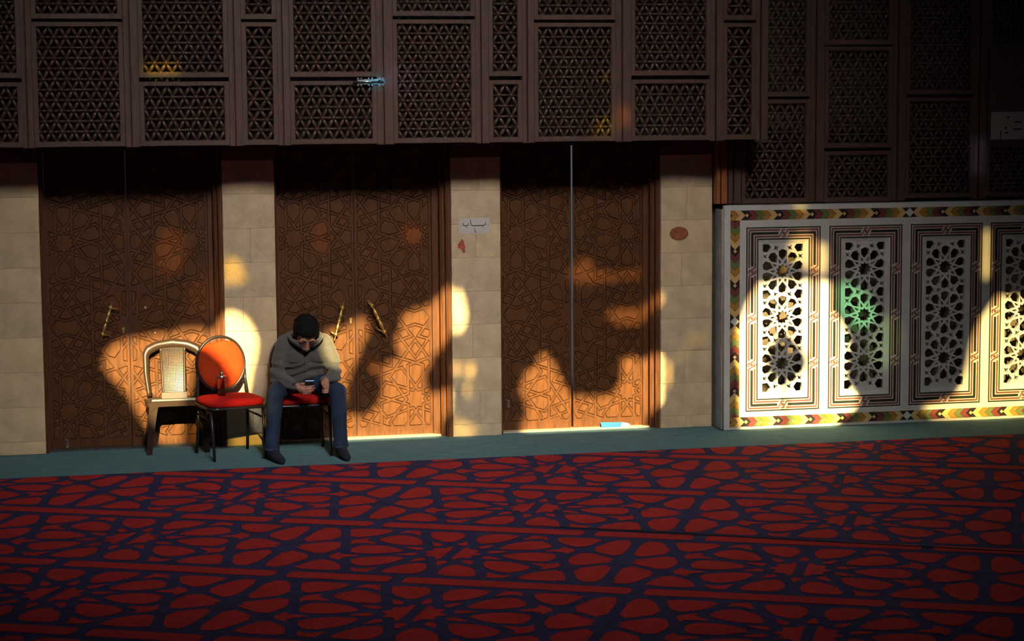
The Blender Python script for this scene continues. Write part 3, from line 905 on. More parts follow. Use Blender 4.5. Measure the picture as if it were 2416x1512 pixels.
b = MB(); b.box(5.158, 5.164, -0.155, -0.075, 1.345, 1.565); b.box(5.154, 5.158, -0.135, -0.095, 1.38, 1.53)
mpart('side_switch_plate', b, MARBLE_G)
b = MB(); b.box(5.16, 9.70, MYF + .05, 0.055, 1.812, 1.842)
mpart('marble_cap', b, MARBLE)

# chevron mosaic band: black bed, single tiles on it
SEQ = [T_CREAM, T_GOLD, T_GREEN, T_RED]
CW, CH = 0.056, 0.080
def chev_pts(h):
    return [(0, 0), (h / 2, -h / 2), (h / 2 + CW - .003, -h / 2), (CW - .003, 0), (h / 2 + CW - .003, h / 2), (h / 2, h / 2)]
TILE = {}
def tile_mesh(key, pts, m):
    if key not in TILE:
        b = MB(); b.prism(pts, -.0025, 0.0)
        me = b.mesh('mosaic_tile'); me.materials.append(m)
        TILE[key] = me
    return TILE[key]
def band(ox, oz, ang, length, lo, hi):
    """a run of chevrons that point back to the start; ox,oz start on the strip's centre line; lo,hi clip along it"""
    ca, sa = round(math.cos(ang)), round(math.sin(ang))
    t = 0.0
    n = 0
    def put(pts, m, at):
        q = [(x + at, z) for x, z in pts]
        c = clip_rect(q, lo, hi, -CH / 2, CH / 2)
        if len(c) < 3 or abs(area2(c)) < 2e-5:
            return
        whole = abs(abs(area2(c)) - abs(area2(q))) < 1e-7
        def rot(p):
            return [(x * ca - z * sa, x * sa + z * ca) for x, z in p]
        if whole:
            me = tile_mesh((m.name, ca, sa, len(pts)), rot(pts), m)
            dx = at
        else:
            b = MB(); b.prism(rot([(x - at, z) for x, z in c]), -.0025, 0.0)
            me = b.mesh('mosaic_tile'); me.materials.append(m)
            dx = at
        o = link('mosaic_tile', me, None, mw)
        o.location = Vector((ox + dx * ca, MYF - .0005, oz + dx * sa)) - mw.location
    while t < length:
        k = n % 5
        if k < 4:
            put(chev_pts(CH), SEQ[k], t)
        else:
            put([(.026, 0), (.042, -.016), (.058, 0), (.042, .016)], T_CREAM, t)
        t += CW
        n += 1
def bed(x0, x1, z0, z1):
    b = MB(); b.box(x0, x1, MYF - .0012, MYF + .01, z0, z1)
    mpart('mosaic_bed', b, T_BLACK)
ZT, ZB, XL = 1.761, 0.062, 5.2585
bed(5.2185, 9.68, ZT - CH / 2, ZT + CH / 2); bed(5.2185, 9.68, ZB - CH / 2 + .002, ZB + CH / 2); bed(5.2185, 5.2985, ZB + CH / 2, ZT - CH / 2)
XM = 6.772
for z in (ZT, ZB):
    band(XM - .028, z, PI, 1.5, 0.0, XM - .028 - 5.2185)
    band(XM + .028, z, 0, 2.88, 0.0, 2.86)
    b = MB(); b.prism([(-.038, 0), (0, -.038), (.038, 0), (0, .038)], -.003, 0)
    me = b.mesh('mosaic_diamond'); o = link('mosaic_diamond', me, MARBLE, mw); o.location = Vector((XM, MYF - .0008, z)) - mw.location
ZM = 0.895
band(XL, ZM + .028, PI / 2, .85, 0.0, ZT - CH / 2 - ZM - .028)
band(XL, ZM - .028, -PI / 2, .82, 0.0, ZM - .028 - ZB - CH / 2)
b = MB(); b.prism([(-.038, 0), (0, -.038), (.038, 0), (0, .038)], -.003, 0)
o = link('mosaic_diamond', b.mesh('mosaic_diamond'), MARBLE, mw); o.location = Vector((XL, MYF - .0008, ZM)) - mw.location

# pierced grille (three rosettes one above the other)
def rosette_holes(s, cz, hw):
    H = []
    def ring(pts, n, off):
        for k in range(n):
            a = off + 2 * PI * k / n
            q = [(s * (x * math.cos(a) - y * math.sin(a)), cz + s * (x * math.sin(a) + y * math.cos(a))) for x, y in pts]
            q = tidy(clip_rect(q, -hw, hw, GB, GT), 2e-4)
            if len(q) >= 3 and abs(area2(q)) > 5e-5:
                H.append(q)
    star = []
    for k in range(20):
        a = PI / 10 + k * PI / 10 * 1.0
        r = 27.5 if k % 2 == 0 else 20.0
        star.append((s * r * math.cos(a), cz + s * r * math.sin(a)))
    H.append(star)
    ring([(28, 0), (33, -5.2), (50, 0), (33, 5.2)], 10, 0.0)
    ring([(37.5, 0), (55.5, -15.4), (74, -15.4), (80.5, 0), (74, 15.4), (55.5, 15.4)], 10, PI / 10)
    return H
GB, GT = 0.290, 1.520
HW = 0.172
SC = 0.00226
CZ = [1.297, 0.915, 0.533]
gh = []
for cz in CZ:
    gh += rosette_holes(SC, cz, HW)
def x_star(cx, cz, r, rot0):
    q = []
    for k in range(8):
        a = rot0 + k * PI / 4
        rr = r if k % 2 == 0 else r * .33
        q.append((cx + rr * math.cos(a), cz + rr * math.sin(a)))
    q = tidy(clip_rect(q, -HW, HW, GB, GT), 2e-4)
    if len(q) >= 3 and abs(area2(q)) > 4e-5:
        gh.append(q)
mid = [(CZ[0] + CZ[1]) / 2, (CZ[1] + CZ[2]) / 2]
for z in mid + [CZ[0] + .191, CZ[2] - .191]:
    for s in (-1, 1):
        x_star(s * .0600, z, .031, PI / 4 + s * .2)
for cz in CZ:
    for s in (-1, 1):
        for t in (-1, 1):
            x_star(s * .152, cz + t * .122, .030, PI / 4)
for z, lo in [(m, 1) for m in mid] + [(CZ[0] + .196, 1), (CZ[2] - .196, 1)]:
    for s in (-1, 1):
        q = clip_rect([(s * .098, z), (s * .126, z + .040), (s * .172, z + .034), (s * .172, z - .034), (s * .126, z - .040)][::1 if s > 0 else 1], -HW, HW, GB, GT)
        if len(q) >= 3:
            gh.append(q)
grille_me = sheet_with_holes('pierced_grille', [(-.214, .252), (.214, .252), (.214, 1.556), (-.214, 1.556)], gh, 0.034)
grille_me.materials.append(MARBLE)
def border_pieces():
    """inlay lines of one panel in local x (0..PW), z; black, red and the pink ground"""
    blk, red, pink = MB(), MB(), MB()
    def ring(m, o0, o1, y):
        m.frame(o0, PW - o0, PZ0 + o0, PZ1 - o0, o1 - o0, -y, 0.0)
    ring(pink, 0.0, 0.103, .0008)
    ring(blk, 0.0, .010, .0022)
    ring(blk, .093, .103, .0022)
    kz = CZ
    def hbar(m, z, x0, x1, w):
        m.box(x0, x1, -.0022, 0, z - w / 2, z + w / 2)
    def vbar(m, x, z0, z1, w):
        m.box(x - w / 2, x + w / 2, -.0022, 0, z0, z1)
    g = .046
    for z, sg in ((PZ0 + .051, 1), (PZ1 - .051, -1)):
        for x0, x1 in ((.042, PW / 2 - g), (PW / 2 + g, PW - .042)):
            hbar(blk, z, x0, x1, .021)
        for d in (-.026, .026):
            lo = .027 if (d * sg) < 0 else .077
            for x0, x1 in ((lo - .005, PW / 2 - g + .012), (PW / 2 + g - .012, PW - lo + .005)):
                hbar(red, z + d, x0, x1, .013)
    ks = sorted(kz)
    for x, sg in ((.051, 1), (PW - .051, -1)):
        zs = [PZ0 + .060] + [v for k in ks for v in (k - g, k + g)] + [PZ1 - .060]
        for a, c in zip(zs[0::2], zs[1::2]):
            vbar(blk, x, a, c, .021)
        for d in (-.026, .026):
            lo = .032 if (d * sg) < 0 else .082
            zs = [PZ0 + lo] + [v for k in ks for v in (k - g + .012, k + g - .012)] + [PZ1 - lo]
            for a, c in zip(zs[0::2], zs[1::2]):
                vbar(red, x + d, a, c, .013)
    def knot(cx, cz, vert):
        def P(u, v):
            return (cx + v, cz + u) if vert else (cx + u, cz + v)
        def strip(p, q, w):
            p, q = Vector(p), Vector(q)
            d = (q - p).normalized() * w / 2
            n = Vector((-d.y, d.x))
            red.prism([tuple(p - n), tuple(q - n), tuple(q + n), tuple(p + n)], -.0024, 0.0)
        strip(P(-.036, -.026), P(-.004, .028), .010)
        strip(P(.004, -.028), P(.036, .026), .010)
        strip(P(-.018, -.026), P(.018, -.026), .009)
        strip(P(-.018, .026), P(.018, .026), .009)
        b2 = [P(.012 * math.cos(a), .012 * math.sin(a)) for a in [PI / 4 * k for k in range(8)]]
        red.prism(b2, -.0024, 0.0)
        for s in (-1, 1):
            q = [P(.007 * math.cos(a), s * .043 + .007 * math.sin(a)) for a in [PI / 3 * k for k in range(6)]]
            blk.prism(q, -.0024, 0.0)
    for z in (PZ0 + .051, PZ1 - .051):
        knot(PW / 2, z, False)
    for x in (.051, PW - .051):
        for k in ks:
            knot(x, k, True)
    return blk.mesh('black_inlay'), red.mesh('red_inlay'), pink.mesh('pink_ground')
BK, RD, PK = border_pieces()
BK.materials.append(INK_BLK); RD.materials.append(INK_RED); PK.materials.append(MARBLE_P)
b = MB()
# bevelled stone frame round the grille
for k in range(4):
    pass
def bevel_frame():
    b = MB()
    xo, xi, zo0, zo1, zi0, zi1 = .216, .178, .250, 1.558, .284, 1.526
    o_ = [(-xo, zo0), (xo, zo0), (xo, zo1), (-xo, zo1)]
    i_ = [(-xi, zi0), (xi, zi0), (xi, zi1), (-xi, zi1)]
    for k in range(4):
        l = (k + 1) % 4
        b.poly([(o_[k][0], .002, o_[k][1]), (o_[l][0], .002, o_[l][1]), (i_[l][0], .016, i_[l][1]), (i_[k][0], .016, i_[k][1])])
    return b.mesh('bevel_frame', False)
BF = bevel_frame(); BF.materials.append(MARBLE)
for x in PAN:
    for me, nm, dx, dy in ((BK, 'black_inlay', 0, 0), (RD, 'red_inlay', 0, 0), (PK, 'pink_ground', 0, 0), (grille_me, 'pierced_grille', PW / 2, .016), (BF, 'bevel_frame', PW / 2, 0)):
        o = link(nm, me, None, mw)
        o.location = Vector((x + dx, MYF + dy, 0)) - mw.location

# ================================================================== CARPETS
b = MB(); b.box(-3.0, 5.15, -1.01, 0.10, -0.012, -0.0005); b.box(5.15, 10.0, -1.01, -0.228, -0.012, -0.0005)
b.build('green_carpet', TEAL)
tag(bpy.data.objects['green_carpet'], 'plain teal carpet runner along the foot of the doors', 'carpet')
rc = empty('red_carpet', (2.5, -4.5, -0.012))
tag(rc, 'red carpet with a navy star lattice and long bars filling the hall floor', 'carpet')
b = MB(); b.box(-3.0, 10.0, -10.5, -1.012, -0.012, 0.002)
o = b.build('navy_ground', NAVY, rc); o.location = -rc.location
CF = girih_faces(117.0, 4.0, 15.5, [(i * GX, j * GY) for i in range(-3, 4) for j in range(-3, 4) if (i + j) % 2 == 0],
                 [(i * GX, j * GY) for i in range(-3, 4) for j in range(-3, 4) if (i + j) % 2 == 1])
c36, s36 = math.cos(PI / 5), math.sin(PI / 5)
CF = [[(x * c36 - y * s36, x * s36 + y * c36) for x, y in f] for f in CF]     # a lattice row now runs along y
SU = SV = 2.07 / 234.0                        # pattern turned a quarter: its y runs along u, its x along v
mot = MB()
cells = []
for f in CF:
    g = [(-y * SU, x * SV) for x, y in f]
    cx = sum(p[0] for p in g) / len(g)
    if not (-1.0365 <= cx < 1.0335):
        continue
    g = clip_rect(g, -9, 9, -0.600, 0.600)
    if len(g) < 3:
        continue
    um = (min(p[0] for p in g) + max(p[0] for p in g)) / 2
    halves = [clip_half(g, 1, 0, um), clip_half(g, -1, 0, -um)] if abs(area2(g)) > 0.10 else [g]
    for g in halves:
        g = tidy(g, 1e-3) if len(g) >= 3 else []
        if len(g) < 3 or area2(g) < 1.5e-3:
            continue
        g = [(u, v * 1.3) for u, v in g]
        p = inset(g, 0.031) or inset(g, 0.022)
        p = p and [(u, v / 1.3) for u, v in p]
        if p and area2(p) > 1.6e-3:
            # soften the corners like woven pile does
            q = []
            for i in range(len(p)):
                a, m_, c = p[i - 1], p[i], p[(i + 1) % len(p)]
                q += [tuple(m_[k] + (a[k] - m_[k]) * .22 for k in (0, 1)), tuple(m_[k] + (c[k] - m_[k]) * .22 for k in (0, 1))]
            cells.append(q)
ca, sa = math.cos(math.radians(-25.7)), math.sin(math.radians(-25.7))
def to_floor(u, v):
    return (u * ca - v * sa, u * sa + v * ca)
def put_cell(pts):
    w_ = [to_floor(u, v) for u, v in pts]
    if max(p[1] for p in w_) < -10.2 or min(p[0] for p in w_) > 9.8 or max(p[0] for p in w_) < -2.8 or min(p[1] for p in w_) > -1.03:
        return
    for h in ((0, 1, -1.03), (0, -1, 10.2), (1, 0, 9.8), (-1, 0, 2.8)):
        w_ = clip_half(w_, *h)
        if len(w_) < 3:
            return
    mot.poly([(x, y, 0.0045) for x, y in w_])
rb = random.Random(5)
for jr in range(-10, 6):
    vc = 1.44 * jr
    for iu in range(-4, 8):
        uc = 3.84 + 2.07 * iu + (0.12 if jr % 2 else -0.06)
        for q in cells:
            put_cell([(u + uc, v + vc) for u, v in q])
    vb = vc - 0.72
    u = -6.0 + (0.13 if jr % 2 else 0.0)
    while u < 16:
        L = 1.38 if rb.random() < .35 else 0.69
        put_cell([(u + .05, vb - .072), (u + L - .07, vb - .072), (u + L - .045, vb - .042), (u + L - .045, vb + .042), (u + L - .07, vb + .072), (u + .05, vb + .072), (u + .03, vb + .042), (u + .03, vb - .042)])
        u += L
o = mot.build('red_motif', RED_PILE, rc, fix=False); o.location = -rc.location; o['kind'] = 'stuff'
b = MB(); b.tube([(2.75, -3.545, .004), (3.382, -3.905, .006), (4.4, -4.47, .005), (6.2, -5.42, .005)], [.002, .008, .007, .004], 6, flat=.5)
o = b.build('seam', SEAM, rc); o.location = -rc.location

# ================================================================== THINGS ON THE WALL
sg = tag(empty('door_sign', (3.140, -0.004, 1.707)), 'white paper door sign with black Arabic lettering on the stone pier', 'sign')
b = MB(); b.box(-.124, .124, 0, .003, -.062, .062)
b.build('sheet', PAPER, sg)
def stroke(pts, w, name='letter'):
    """a flat pen stroke; pts in sign millimetres (x,z), w: widths"""
    b = MB()
    ws = w if isinstance(w, list) else [w] * len(pts)
    L_, R_ = [], []
    for i, p in enumerate(pts):
        a, c = Vector(pts[max(i - 1, 0)]), Vector(pts[min(i + 1, len(pts) - 1)])
        d = (c - a).normalized()
        n = Vector((-d.y, d.x)) * ws[i] / 2
        L_.append(Vector(p) + n); R_.append(Vector(p) - n)
    for i in range(len(pts) - 1):
        q = [L_[i], L_[i + 1], R_[i + 1], R_[i]]
        b.poly([(v.x / 1000, -.0006, v.y / 1000) for v in q])
    return b.build(name, INK, sg, fix=False)
def dot(x, z, r=3.4):
    b = MB(); b.poly([((x + r * a) / 1000, -.0006, (z + r * c) / 1000) for a, c in ((-1, 0), (0, -1), (1, 0), (0, 1))])
    b.build('dot', INK, sg, fix=False)
k_ = 248 / 780.0        # crop units to millimetres
def cp(x, z):
    return ((x - 637) * k_, (557 - z) * k_)
stroke([cp(912, 465), cp(925, 495), cp(922, 530), cp(890, 548), cp(800, 553), cp(700, 556), cp(590, 556), cp(558, 540), cp(545, 500), cp(540, 440), cp(535, 395)],
       [2.5, 5, 6.5, 7.5, 7.5, 7.5, 7.5, 6.5, 5.5, 5.5, 5])
stroke([cp(365, 468), cp(345, 500), cp(350, 535), cp(390, 553), cp(440, 555), cp(478, 540), cp(490, 505), cp(478, 472)], [2.5, 5, 7, 7.5, 7.5, 6.5, 5, 2.5])
dot(*cp(845, 590), 5); dot(*cp(437, 600), 5); dot(*cp(993, 547), 4.6); dot(*cp(290, 560), 4.2); dot(*cp(768, 720), 3.6); dot(*cp(570, 722), 3.2)
stroke([cp(660, 615), cp(640, 635), cp(640, 655), cp(662, 668)], [2, 4.5, 4.5, 3], 'numeral')
stroke([cp(662, 668), cp(640, 690), cp(645, 712), cp(675, 718), cp(708, 710)], [3, 5.5, 6, 5.5, 2], 'numeral')

ov = tag(empty('oval_sticker', (4.849, -0.003, 1.609)), 'weathered orange oval sticker on the stone pier beside the third door', 'sticker')
def disc(rx, rz, y0, y1, n=28):
    b = MB(); b.prism([(rx * math.cos(2 * PI * k / n), rz * math.sin(2 * PI * k / n)) for k in range(n)], y0, y1); return b
disc(.079, .056, 0, .003).build('rim', STICKER_R, ov)
disc(.074, .050, -.0006, 0).build('face', STICKER, ov)
for r in (.85, .6):
    b = MB(); b.tube([(.058 * r * math.cos(a) - .004, -.0008, .034 * r * math.sin(a)) for a in [PI * 2 * k / 20 for k in range(14)]], .0012, 5)
    b.build('print_line', T_RED, ov)
sm_ = tag(empty('torn_sticker', (3.040, -0.002, 1.548)), 'torn red scrap of a sticker below the Arabic door sign', 'sticker')
b = MB(); b.prism([(-.004, .056), (.014, .040), (.016, .012), (.024, -.004), (.024, -.024), (.020, -.052), (.004, -.056), (-.012, -.026), (-.034, -.018), (-.036, .004), (-.030, .022), (-.020, .030), (-.014, .042)], 0, .002)
b.build('scrap', SMUDGE, sm_)
b = MB(); b.prism([(.002, -.050), (.020, -.046), (.022, -.053), (.004, -.058)], -.0008, 0)
b.build('dark_edge', STICKER_R, sm_)

bc = tag(empty('blue_card', (4.335, 0.105, 0.010)), 'bright blue card lying propped against the foot of the third door', 'card')
b = MB(); b.add([(-.117, 0, .0), (.07, 0, .0), (.07, .035, .034), (-.117, .035, .040), (-.117, .003, -.001), (.07, .003, -.001), (.07, .038, .033), (-.117, .038, .039)],
                [(0, 1, 2, 3), (7, 6, 5, 4), (0, 4, 5, 1), (1, 5, 6, 2), (2, 6, 7, 3), (3, 7, 4, 0)])
b.build('blue_face', BLUE_CARD, bc)
b = MB(); b.add([(.045, -.002, .0), (.130, -.004, .006), (.125, .022, .022), (.068, .033, .034), (.045, .001, -.001), (.130, -.001, .005), (.125, .025, .021), (.068, .036, .033)],
                [(0, 1, 2, 3), (7, 6, 5, 4), (0, 4, 5, 1), (1, 5, 6, 2), (2, 6, 7, 3), (3, 7, 4, 0)])
b.build('white_fold', WHITE_PLASTIC, bc)

# ================================================================== CHAIRS
XA, YA, ZA = Vector((1, 0, 0)), Vector((0, 1, 0)), Vector((0, 0, 1))
def rounded_rect(w, d, r, n=5):
    q = []
    for cx, cy, a0 in ((w / 2 - r, d / 2 - r, 0), (-w / 2 + r, d / 2 - r, PI / 2), (-w / 2 + r, -d / 2 + r, PI), (w / 2 - r, -d / 2 + r, 1.5 * PI)):
        for k in range(n + 1):
            a = a0 + PI / 2 * k / n
            q.append((cx + r * math.cos(a), cy + r * math.sin(a)))
    return q
def banquet_chair(loc, rz, label, clipped):
    t = tag(empty('banquet_chair', loc, rz), label, 'chair', 'round-backed red banquet chairs')
    # cushion: rounded slab built from rings
    b = MB()
    rings = [(.405, .96, .0), (.415, 1.0, .0), (.437, 1.01, .0), (.452, .97, .0), (.459, .86, .0), (.462, .5, .0)]
    base = rounded_rect(.445, .43, .10)
    n = len(base)
    for z, s, _ in rings:
        b.v += [(x * s, y * s - .012, z + (.004 if y < -.1 else 0) * (1 if z > .44 else 0)) for x, y in base]
    for i in range(len(rings) - 1):
        for k in range(n):
            b.f.append((i * n + k, i * n + (k + 1) % n, (i + 1) * n + (k + 1) % n, (i + 1) * n + k))
    b.f.append(tuple(range((len(rings) - 1) * n, len(rings) * n))); b.f.append(tuple(reversed(range(n))))
    b.build('seat', RED_FABRIC, t, True)
    b = MB()
    rr = rounded_rect(.455, .42, .07)
    b.tube([(x, y - .012, .395) for x, y in rr], .012, 8, closed=True)
    b.box(-.21, .21, -.20, .18, .398, .404)
    b.build('seat_frame', BLACK_METAL, t, True)
    for sx in (-1, 1):
        b = MB(); b.tube([(sx * .205, -.170, .395), (sx * .205, -.200, .22), (sx * .203, -.232, .0)], [.0125, .0125, .0115], 10)
        b.build('leg', BLACK_METAL, t, True)
        b = MB(); b.tube([(sx * .196, .170, .395), (sx * .200, .185, .22), (sx * .205, .215, .0)], [.0125, .0125, .0115], 10)
        b.build('leg', BLACK_METAL, t, True)
        b = MB(); b.tube([(sx * .204, -.185, .305), (sx * .200, .177, .315)], .009, 8)
        b.build('stretcher', BLACK_METAL, t, True)
        # back posts: from the seat rail up to the hoop
        b = MB(); b.tube([(sx * .206, .165, .385), (sx * .200, .180, .47), (sx * .190, .190, .56), (sx * .1915, .205, .64)], [.013, .012, .012, .010], 10)
        b.build('back_post', BLACK_METAL, t, True)
    # hoop and pad, leaning back a little
    cz, rx, rzz = .688, .193, .208
    def hoop(a, s=1.0):
        z = cz + rzz * s * math.sin(a)
        return (rx * s * math.cos(a), .19 + (z - .47) * .10, z)
    b = MB(); b.tube([hoop(2 * PI * k / 40) for k in range(40)], .0115, 8, closed=True)
    b.build('back_frame', BLACK_METAL, t, True)
    b = MB()
    N = 48
    front, back = [], []
    for k in range(N):
        a = 2 * PI * k / N
        x, y, z = hoop(a, .965)
        if clipped and z > cz + .150:
            z = cz + .150 + .022 * (z - cz - .150) / .05 + .010 * math.sin(x * 22)
            y = .19 + (z - .47) * .10
        front.append((x, y, z))
    c0 = Vector((0, .19 + (cz - .47) * .10, cz))
    ringsp = []
    for s, dy in ((1.0, 0.010), (1.0, -.006), (.93, -.018), (.7, -.026), (.35, -.029)):
        ringsp.append([tuple(c0 + (Vector(p) - c0) * s + Vector((0, dy, 0))) for p in front])
    for i, r in enumerate(ringsp):
        b.v += r
    for i in range(len(ringsp) - 1):
        for k in range(N):
            b.f.append((i * N + k, i * N + (k + 1) % N, (i + 1) * N + (k + 1) % N, (i + 1) * N + k))
    b.f.append(tuple(range(4 * N, 5 * N)))
    b.f.append(tuple(reversed(range(N))))
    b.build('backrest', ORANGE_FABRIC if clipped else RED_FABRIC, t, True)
    b = MB()
    sh = [[tuple(c0 + (Vector(p) - c0) * s + Vector((0, dy, 0))) for p in [hoop(2 * PI * k / N, 1.085) for k in range(N)]] for s, dy in ((1, .004), (.97, .020), (.6, .030))]
    if not clipped:
        for r in sh: b.v += r
        for i in range(2):
            for k in range(N):
                b.f.append((i * N + k, i * N + (k + 1) % N, (i + 1) * N + (k + 1) % N, (i + 1) * N + k))
        b.f.append(tuple(range(2 * N, 3 * N)))
        b.build('shell_highlight', SHELL_HIGHLIGHT, t, True)  # widened past the hoop so its cream edge imitates a sun highlight
    return t
banquet_chair((1.134, -0.405, 0), 0.24, 'empty round-backed chair with red seat holding a glass bottle', True)
banquet_chair((1.672, -0.405, 0), 0.03, 'round-backed red chair that the man sits on', False)

pc = tag(empty('plastic_chair', (0.735, -0.035, 0), 0.02), 'glossy dark brown plastic chair with a perforated back splat', 'chair')
def extr(out, y0, y1, f=None):
    b = MB(); b.prism(out, y0, y1)
    if f: b.v = [f(Vector(v)) for v in b.v]
    return b
# seat shell: slab with a rounded front lip and a shallow apron
b = MB()
sh = [(-.215, .105), (.215, .105), (.232, .0), (.225, -.175), (.190, -.200), (-.190, -.200), (-.225, -.175), (-.232, .0)]
n = len(sh)
for s, z in ((.985, .372), (1.0, .385), (1.01, .415), (.985, .428), (.90, .432), (.80, .424), (.5, .418)):
    b.v += [(x * s, y * s, z - (y * s + .2) * .085) for x, y in sh]
for i in range(6):
    for k in range(n):
        b.f.append((i * n + k, i * n + (k + 1) % n, (i + 1) * n + (k + 1) % n, (i + 1) * n + k))
b.f.append(tuple(range(6 * n, 7 * n))); b.f.append(tuple(reversed(range(n))))
b.build('seat', BROWN_PLASTIC, pc)
b = MB(); b.prism([(-.222, .405), (-.200, .33), (-.160, .362), (-.130, .372), (.130, .372), (.160, .362), (.200, .33), (.222, .405)], -.205, -.185)
b.build('apron', BROWN_PLASTIC, pc)
def chan_leg(x0, y0, x1, y1, wt, wb, sx, sy):
    """a tapering angle-section leg from seat (z .40) to floor"""
    b = MB()
    for t in range(9):
        u = t / 8
        z = .40 * (1 - u)
        x, y = x0 + (x1 - x0) * u, y0 + (y1 - y0) * u
        w_ = wt + (wb - wt) * u ** .6
        th = .010
        prof = [(x, y), (x - sx * w_, y), (x - sx * w_, y - sy * th), (x - sx * th, y - sy * th), (x - sx * th, y - sy * w_ * .8), (x, y - sy * w_ * .8)]
        b.v += [(px_, py_, z) for px_, py_ in prof]
    m = 6
    for t in range(8):
        for k in range(m):
            b.f.append((t * m + k, t * m + (k + 1) % m, (t + 1) * m + (k + 1) % m, (t + 1) * m + k))
    b.f.append(tuple(range(m))); b.f.append(tuple(reversed(range(8 * m, 9 * m))))
    return b
for x0, y0, x1, y1, sx, sy in ((-.208, -.198, -.238, -.212, -1, -1), (.208, -.198, .248, -.198, 1, -1), (-.200, .085, -.235, .160, -1, 1), (.200, .085, .235, .160, 1, 1)):
    lg = chan_leg(x0, y0, x1, y1, .075, .040, sx, sy).build('leg', BROWN_PLASTIC, pc)
    b = MB(); b.box(min(x1, x1 - sx * .042), max(x1, x1 - sx * .042), min(y1, y1 - sy * .034), max(y1, y1 - sy * .034), 0.0, .012)
    b.v = [(v[0] - 0, v[1], v[2]) for v in b.v]
    b.build('foot', BROWN_PLASTIC, lg)
def lean(v):
    return (v.x, v.y + .058 + max(0, v.z - .40) * .235 - .016 * (v.x / .23) ** 2, v.z)
# back hoop: outer arch minus inner arch
out = [(-.210, .420), (-.232, .60), (-.232, .755), (-.205, .805), (-.13, .840), (0, .858), (.13, .840), (.205, .805), (.232, .755), (.232, .60), (.210, .420)]
inn = [(.172, .425), (.186, .60), (.183, .735), (.10, .775), (0, .785), (-.10, .775), (-.183, .735), (-.186, .60), (-.172, .425)]
b = MB()
oo = out
ii = list(reversed(inn))
def resample(p, n):
    d = [0.0]
    for a, c in zip(p, p[1:]): d.append(d[-1] + math.dist(a, c))
    r = []
    for k in range(n):
        s = d[-1] * k / (n - 1); i = max(j for j in range(len(d)) if d[j] <= s + 1e-9); i = min(i, len(p) - 2)
        t = (s - d[i]) / (d[i + 1] - d[i]); r.append((p[i][0] + (p[i + 1][0] - p[i][0]) * t, p[i][1] + (p[i + 1][1] - p[i][1]) * t))
    return r
M_ = 41
ro, ri = resample(oo, M_), resample(ii, M_)
for k in range(M_):
    (xo, zo), (xi, zi) = ro[k], ri[k]
    b.v += [lean(Vector((xo, -.006, zo))), lean(Vector(((xo * .72 + xi * .28), -.016, zo * .72 + zi * .28))), lean(Vector(((xo * .25 + xi * .75), -.012, zo * .25 + zi * .75))), lean(Vector((xi, .004, zi))), lean(Vector((xi, .018, zi))), lean(Vector((xo, .018, zo)))]
for k in range(M_ - 1):
    for j in range(6):
        b.f.append((k * 6 + j, k * 6 + (j + 1) % 6, k * 6 + 6 + (j + 1) % 6, k * 6 + 6 + j))
b.f.append((0, 1, 2, 3, 4, 5)); b.f.append(tuple(reversed(range((M_ - 1) * 6, M_ * 6))))
b.build('back_frame', BROWN_PLASTIC, pc, True)
# perforated splat: a cane pattern of square holes
def splat():
    b = MB()
    nx, nz = 13, 30
    bx, bz = .0055, .0055
    z0, z1 = .438, .792
    def xw(z): return .074 + .010 * (z - z0) / (z1 - z0)
    idx = {}
    xs, zs = [], []
    for i in range(nx):
        xs += [(i + .0) / nx, (i + .42) / nx]
    xs += [1.0]
    for j in range(nz):
        zs += [(j + .0) / nz, (j + .42) / nz]
    zs += [1.0]
    def vert(i, j, s):
        k = (i, j, s)
        if k not in idx:
            z = z0 + (z1 - z0) * zs[j]
            x = (xs[i] * 2 - 1) * xw(z)
            idx[k] = len(b.v)
            p = lean(Vector((x, 0, z)))
            cv = .010 * math.sin(PI * zs[j])
            b.v.append((p[0], p[1] + cv - .004 + (.005 if s else 0), p[2]))
        return idx[k]
    solid = lambda i, j: 0 <= i < 2 * nx and 0 <= j < 2 * nz and not (i % 2 == 1 and j % 2 == 1)
    for i in range(2 * nx):
        for j in range(2 * nz):
            if not solid(i, j): continue
            b.f.append((vert(i, j, 0), vert(i + 1, j, 0), vert(i + 1, j + 1, 0), vert(i, j + 1, 0)))
            b.f.append((vert(i, j + 1, 1), vert(i + 1, j + 1, 1), vert(i + 1, j, 1), vert(i, j, 1)))
            for di, dj, a, c in ((1, 0, (i + 1, j), (i + 1, j + 1)), (-1, 0, (i, j + 1), (i, j)), (0, 1, (i + 1, j + 1), (i, j + 1)), (0, -1, (i, j), (i + 1, j))):
                if not solid(i + di, j + dj):
                    b.f.append((vert(*a, 0), vert(*a, 1), vert(*c, 1), vert(*c, 0)))
    return b
splat().build('cane_splat', BROWN_PLASTIC, pc, fix=False)
for s in (-1, 1):
    b = MB()
    pts = [lean(Vector((s * (.083 + .010 * (z - .43) / .36), .004 + .010 * math.sin(PI * (z - .43) / .36), z))) for z in [.42 + .38 * k / 10 for k in range(11)]]
    b.tube(pts, [.014] + [.010] * 9 + [.014], 8)
    b.build('splat_rail', BROWN_PLASTIC, pc, True)
b = MB(); b.box(-.098, .098, -.014, .020, .395, .446); b.v = [lean(Vector(v)) for v in b.v]
b.build('splat_foot', BROWN_PLASTIC, pc)

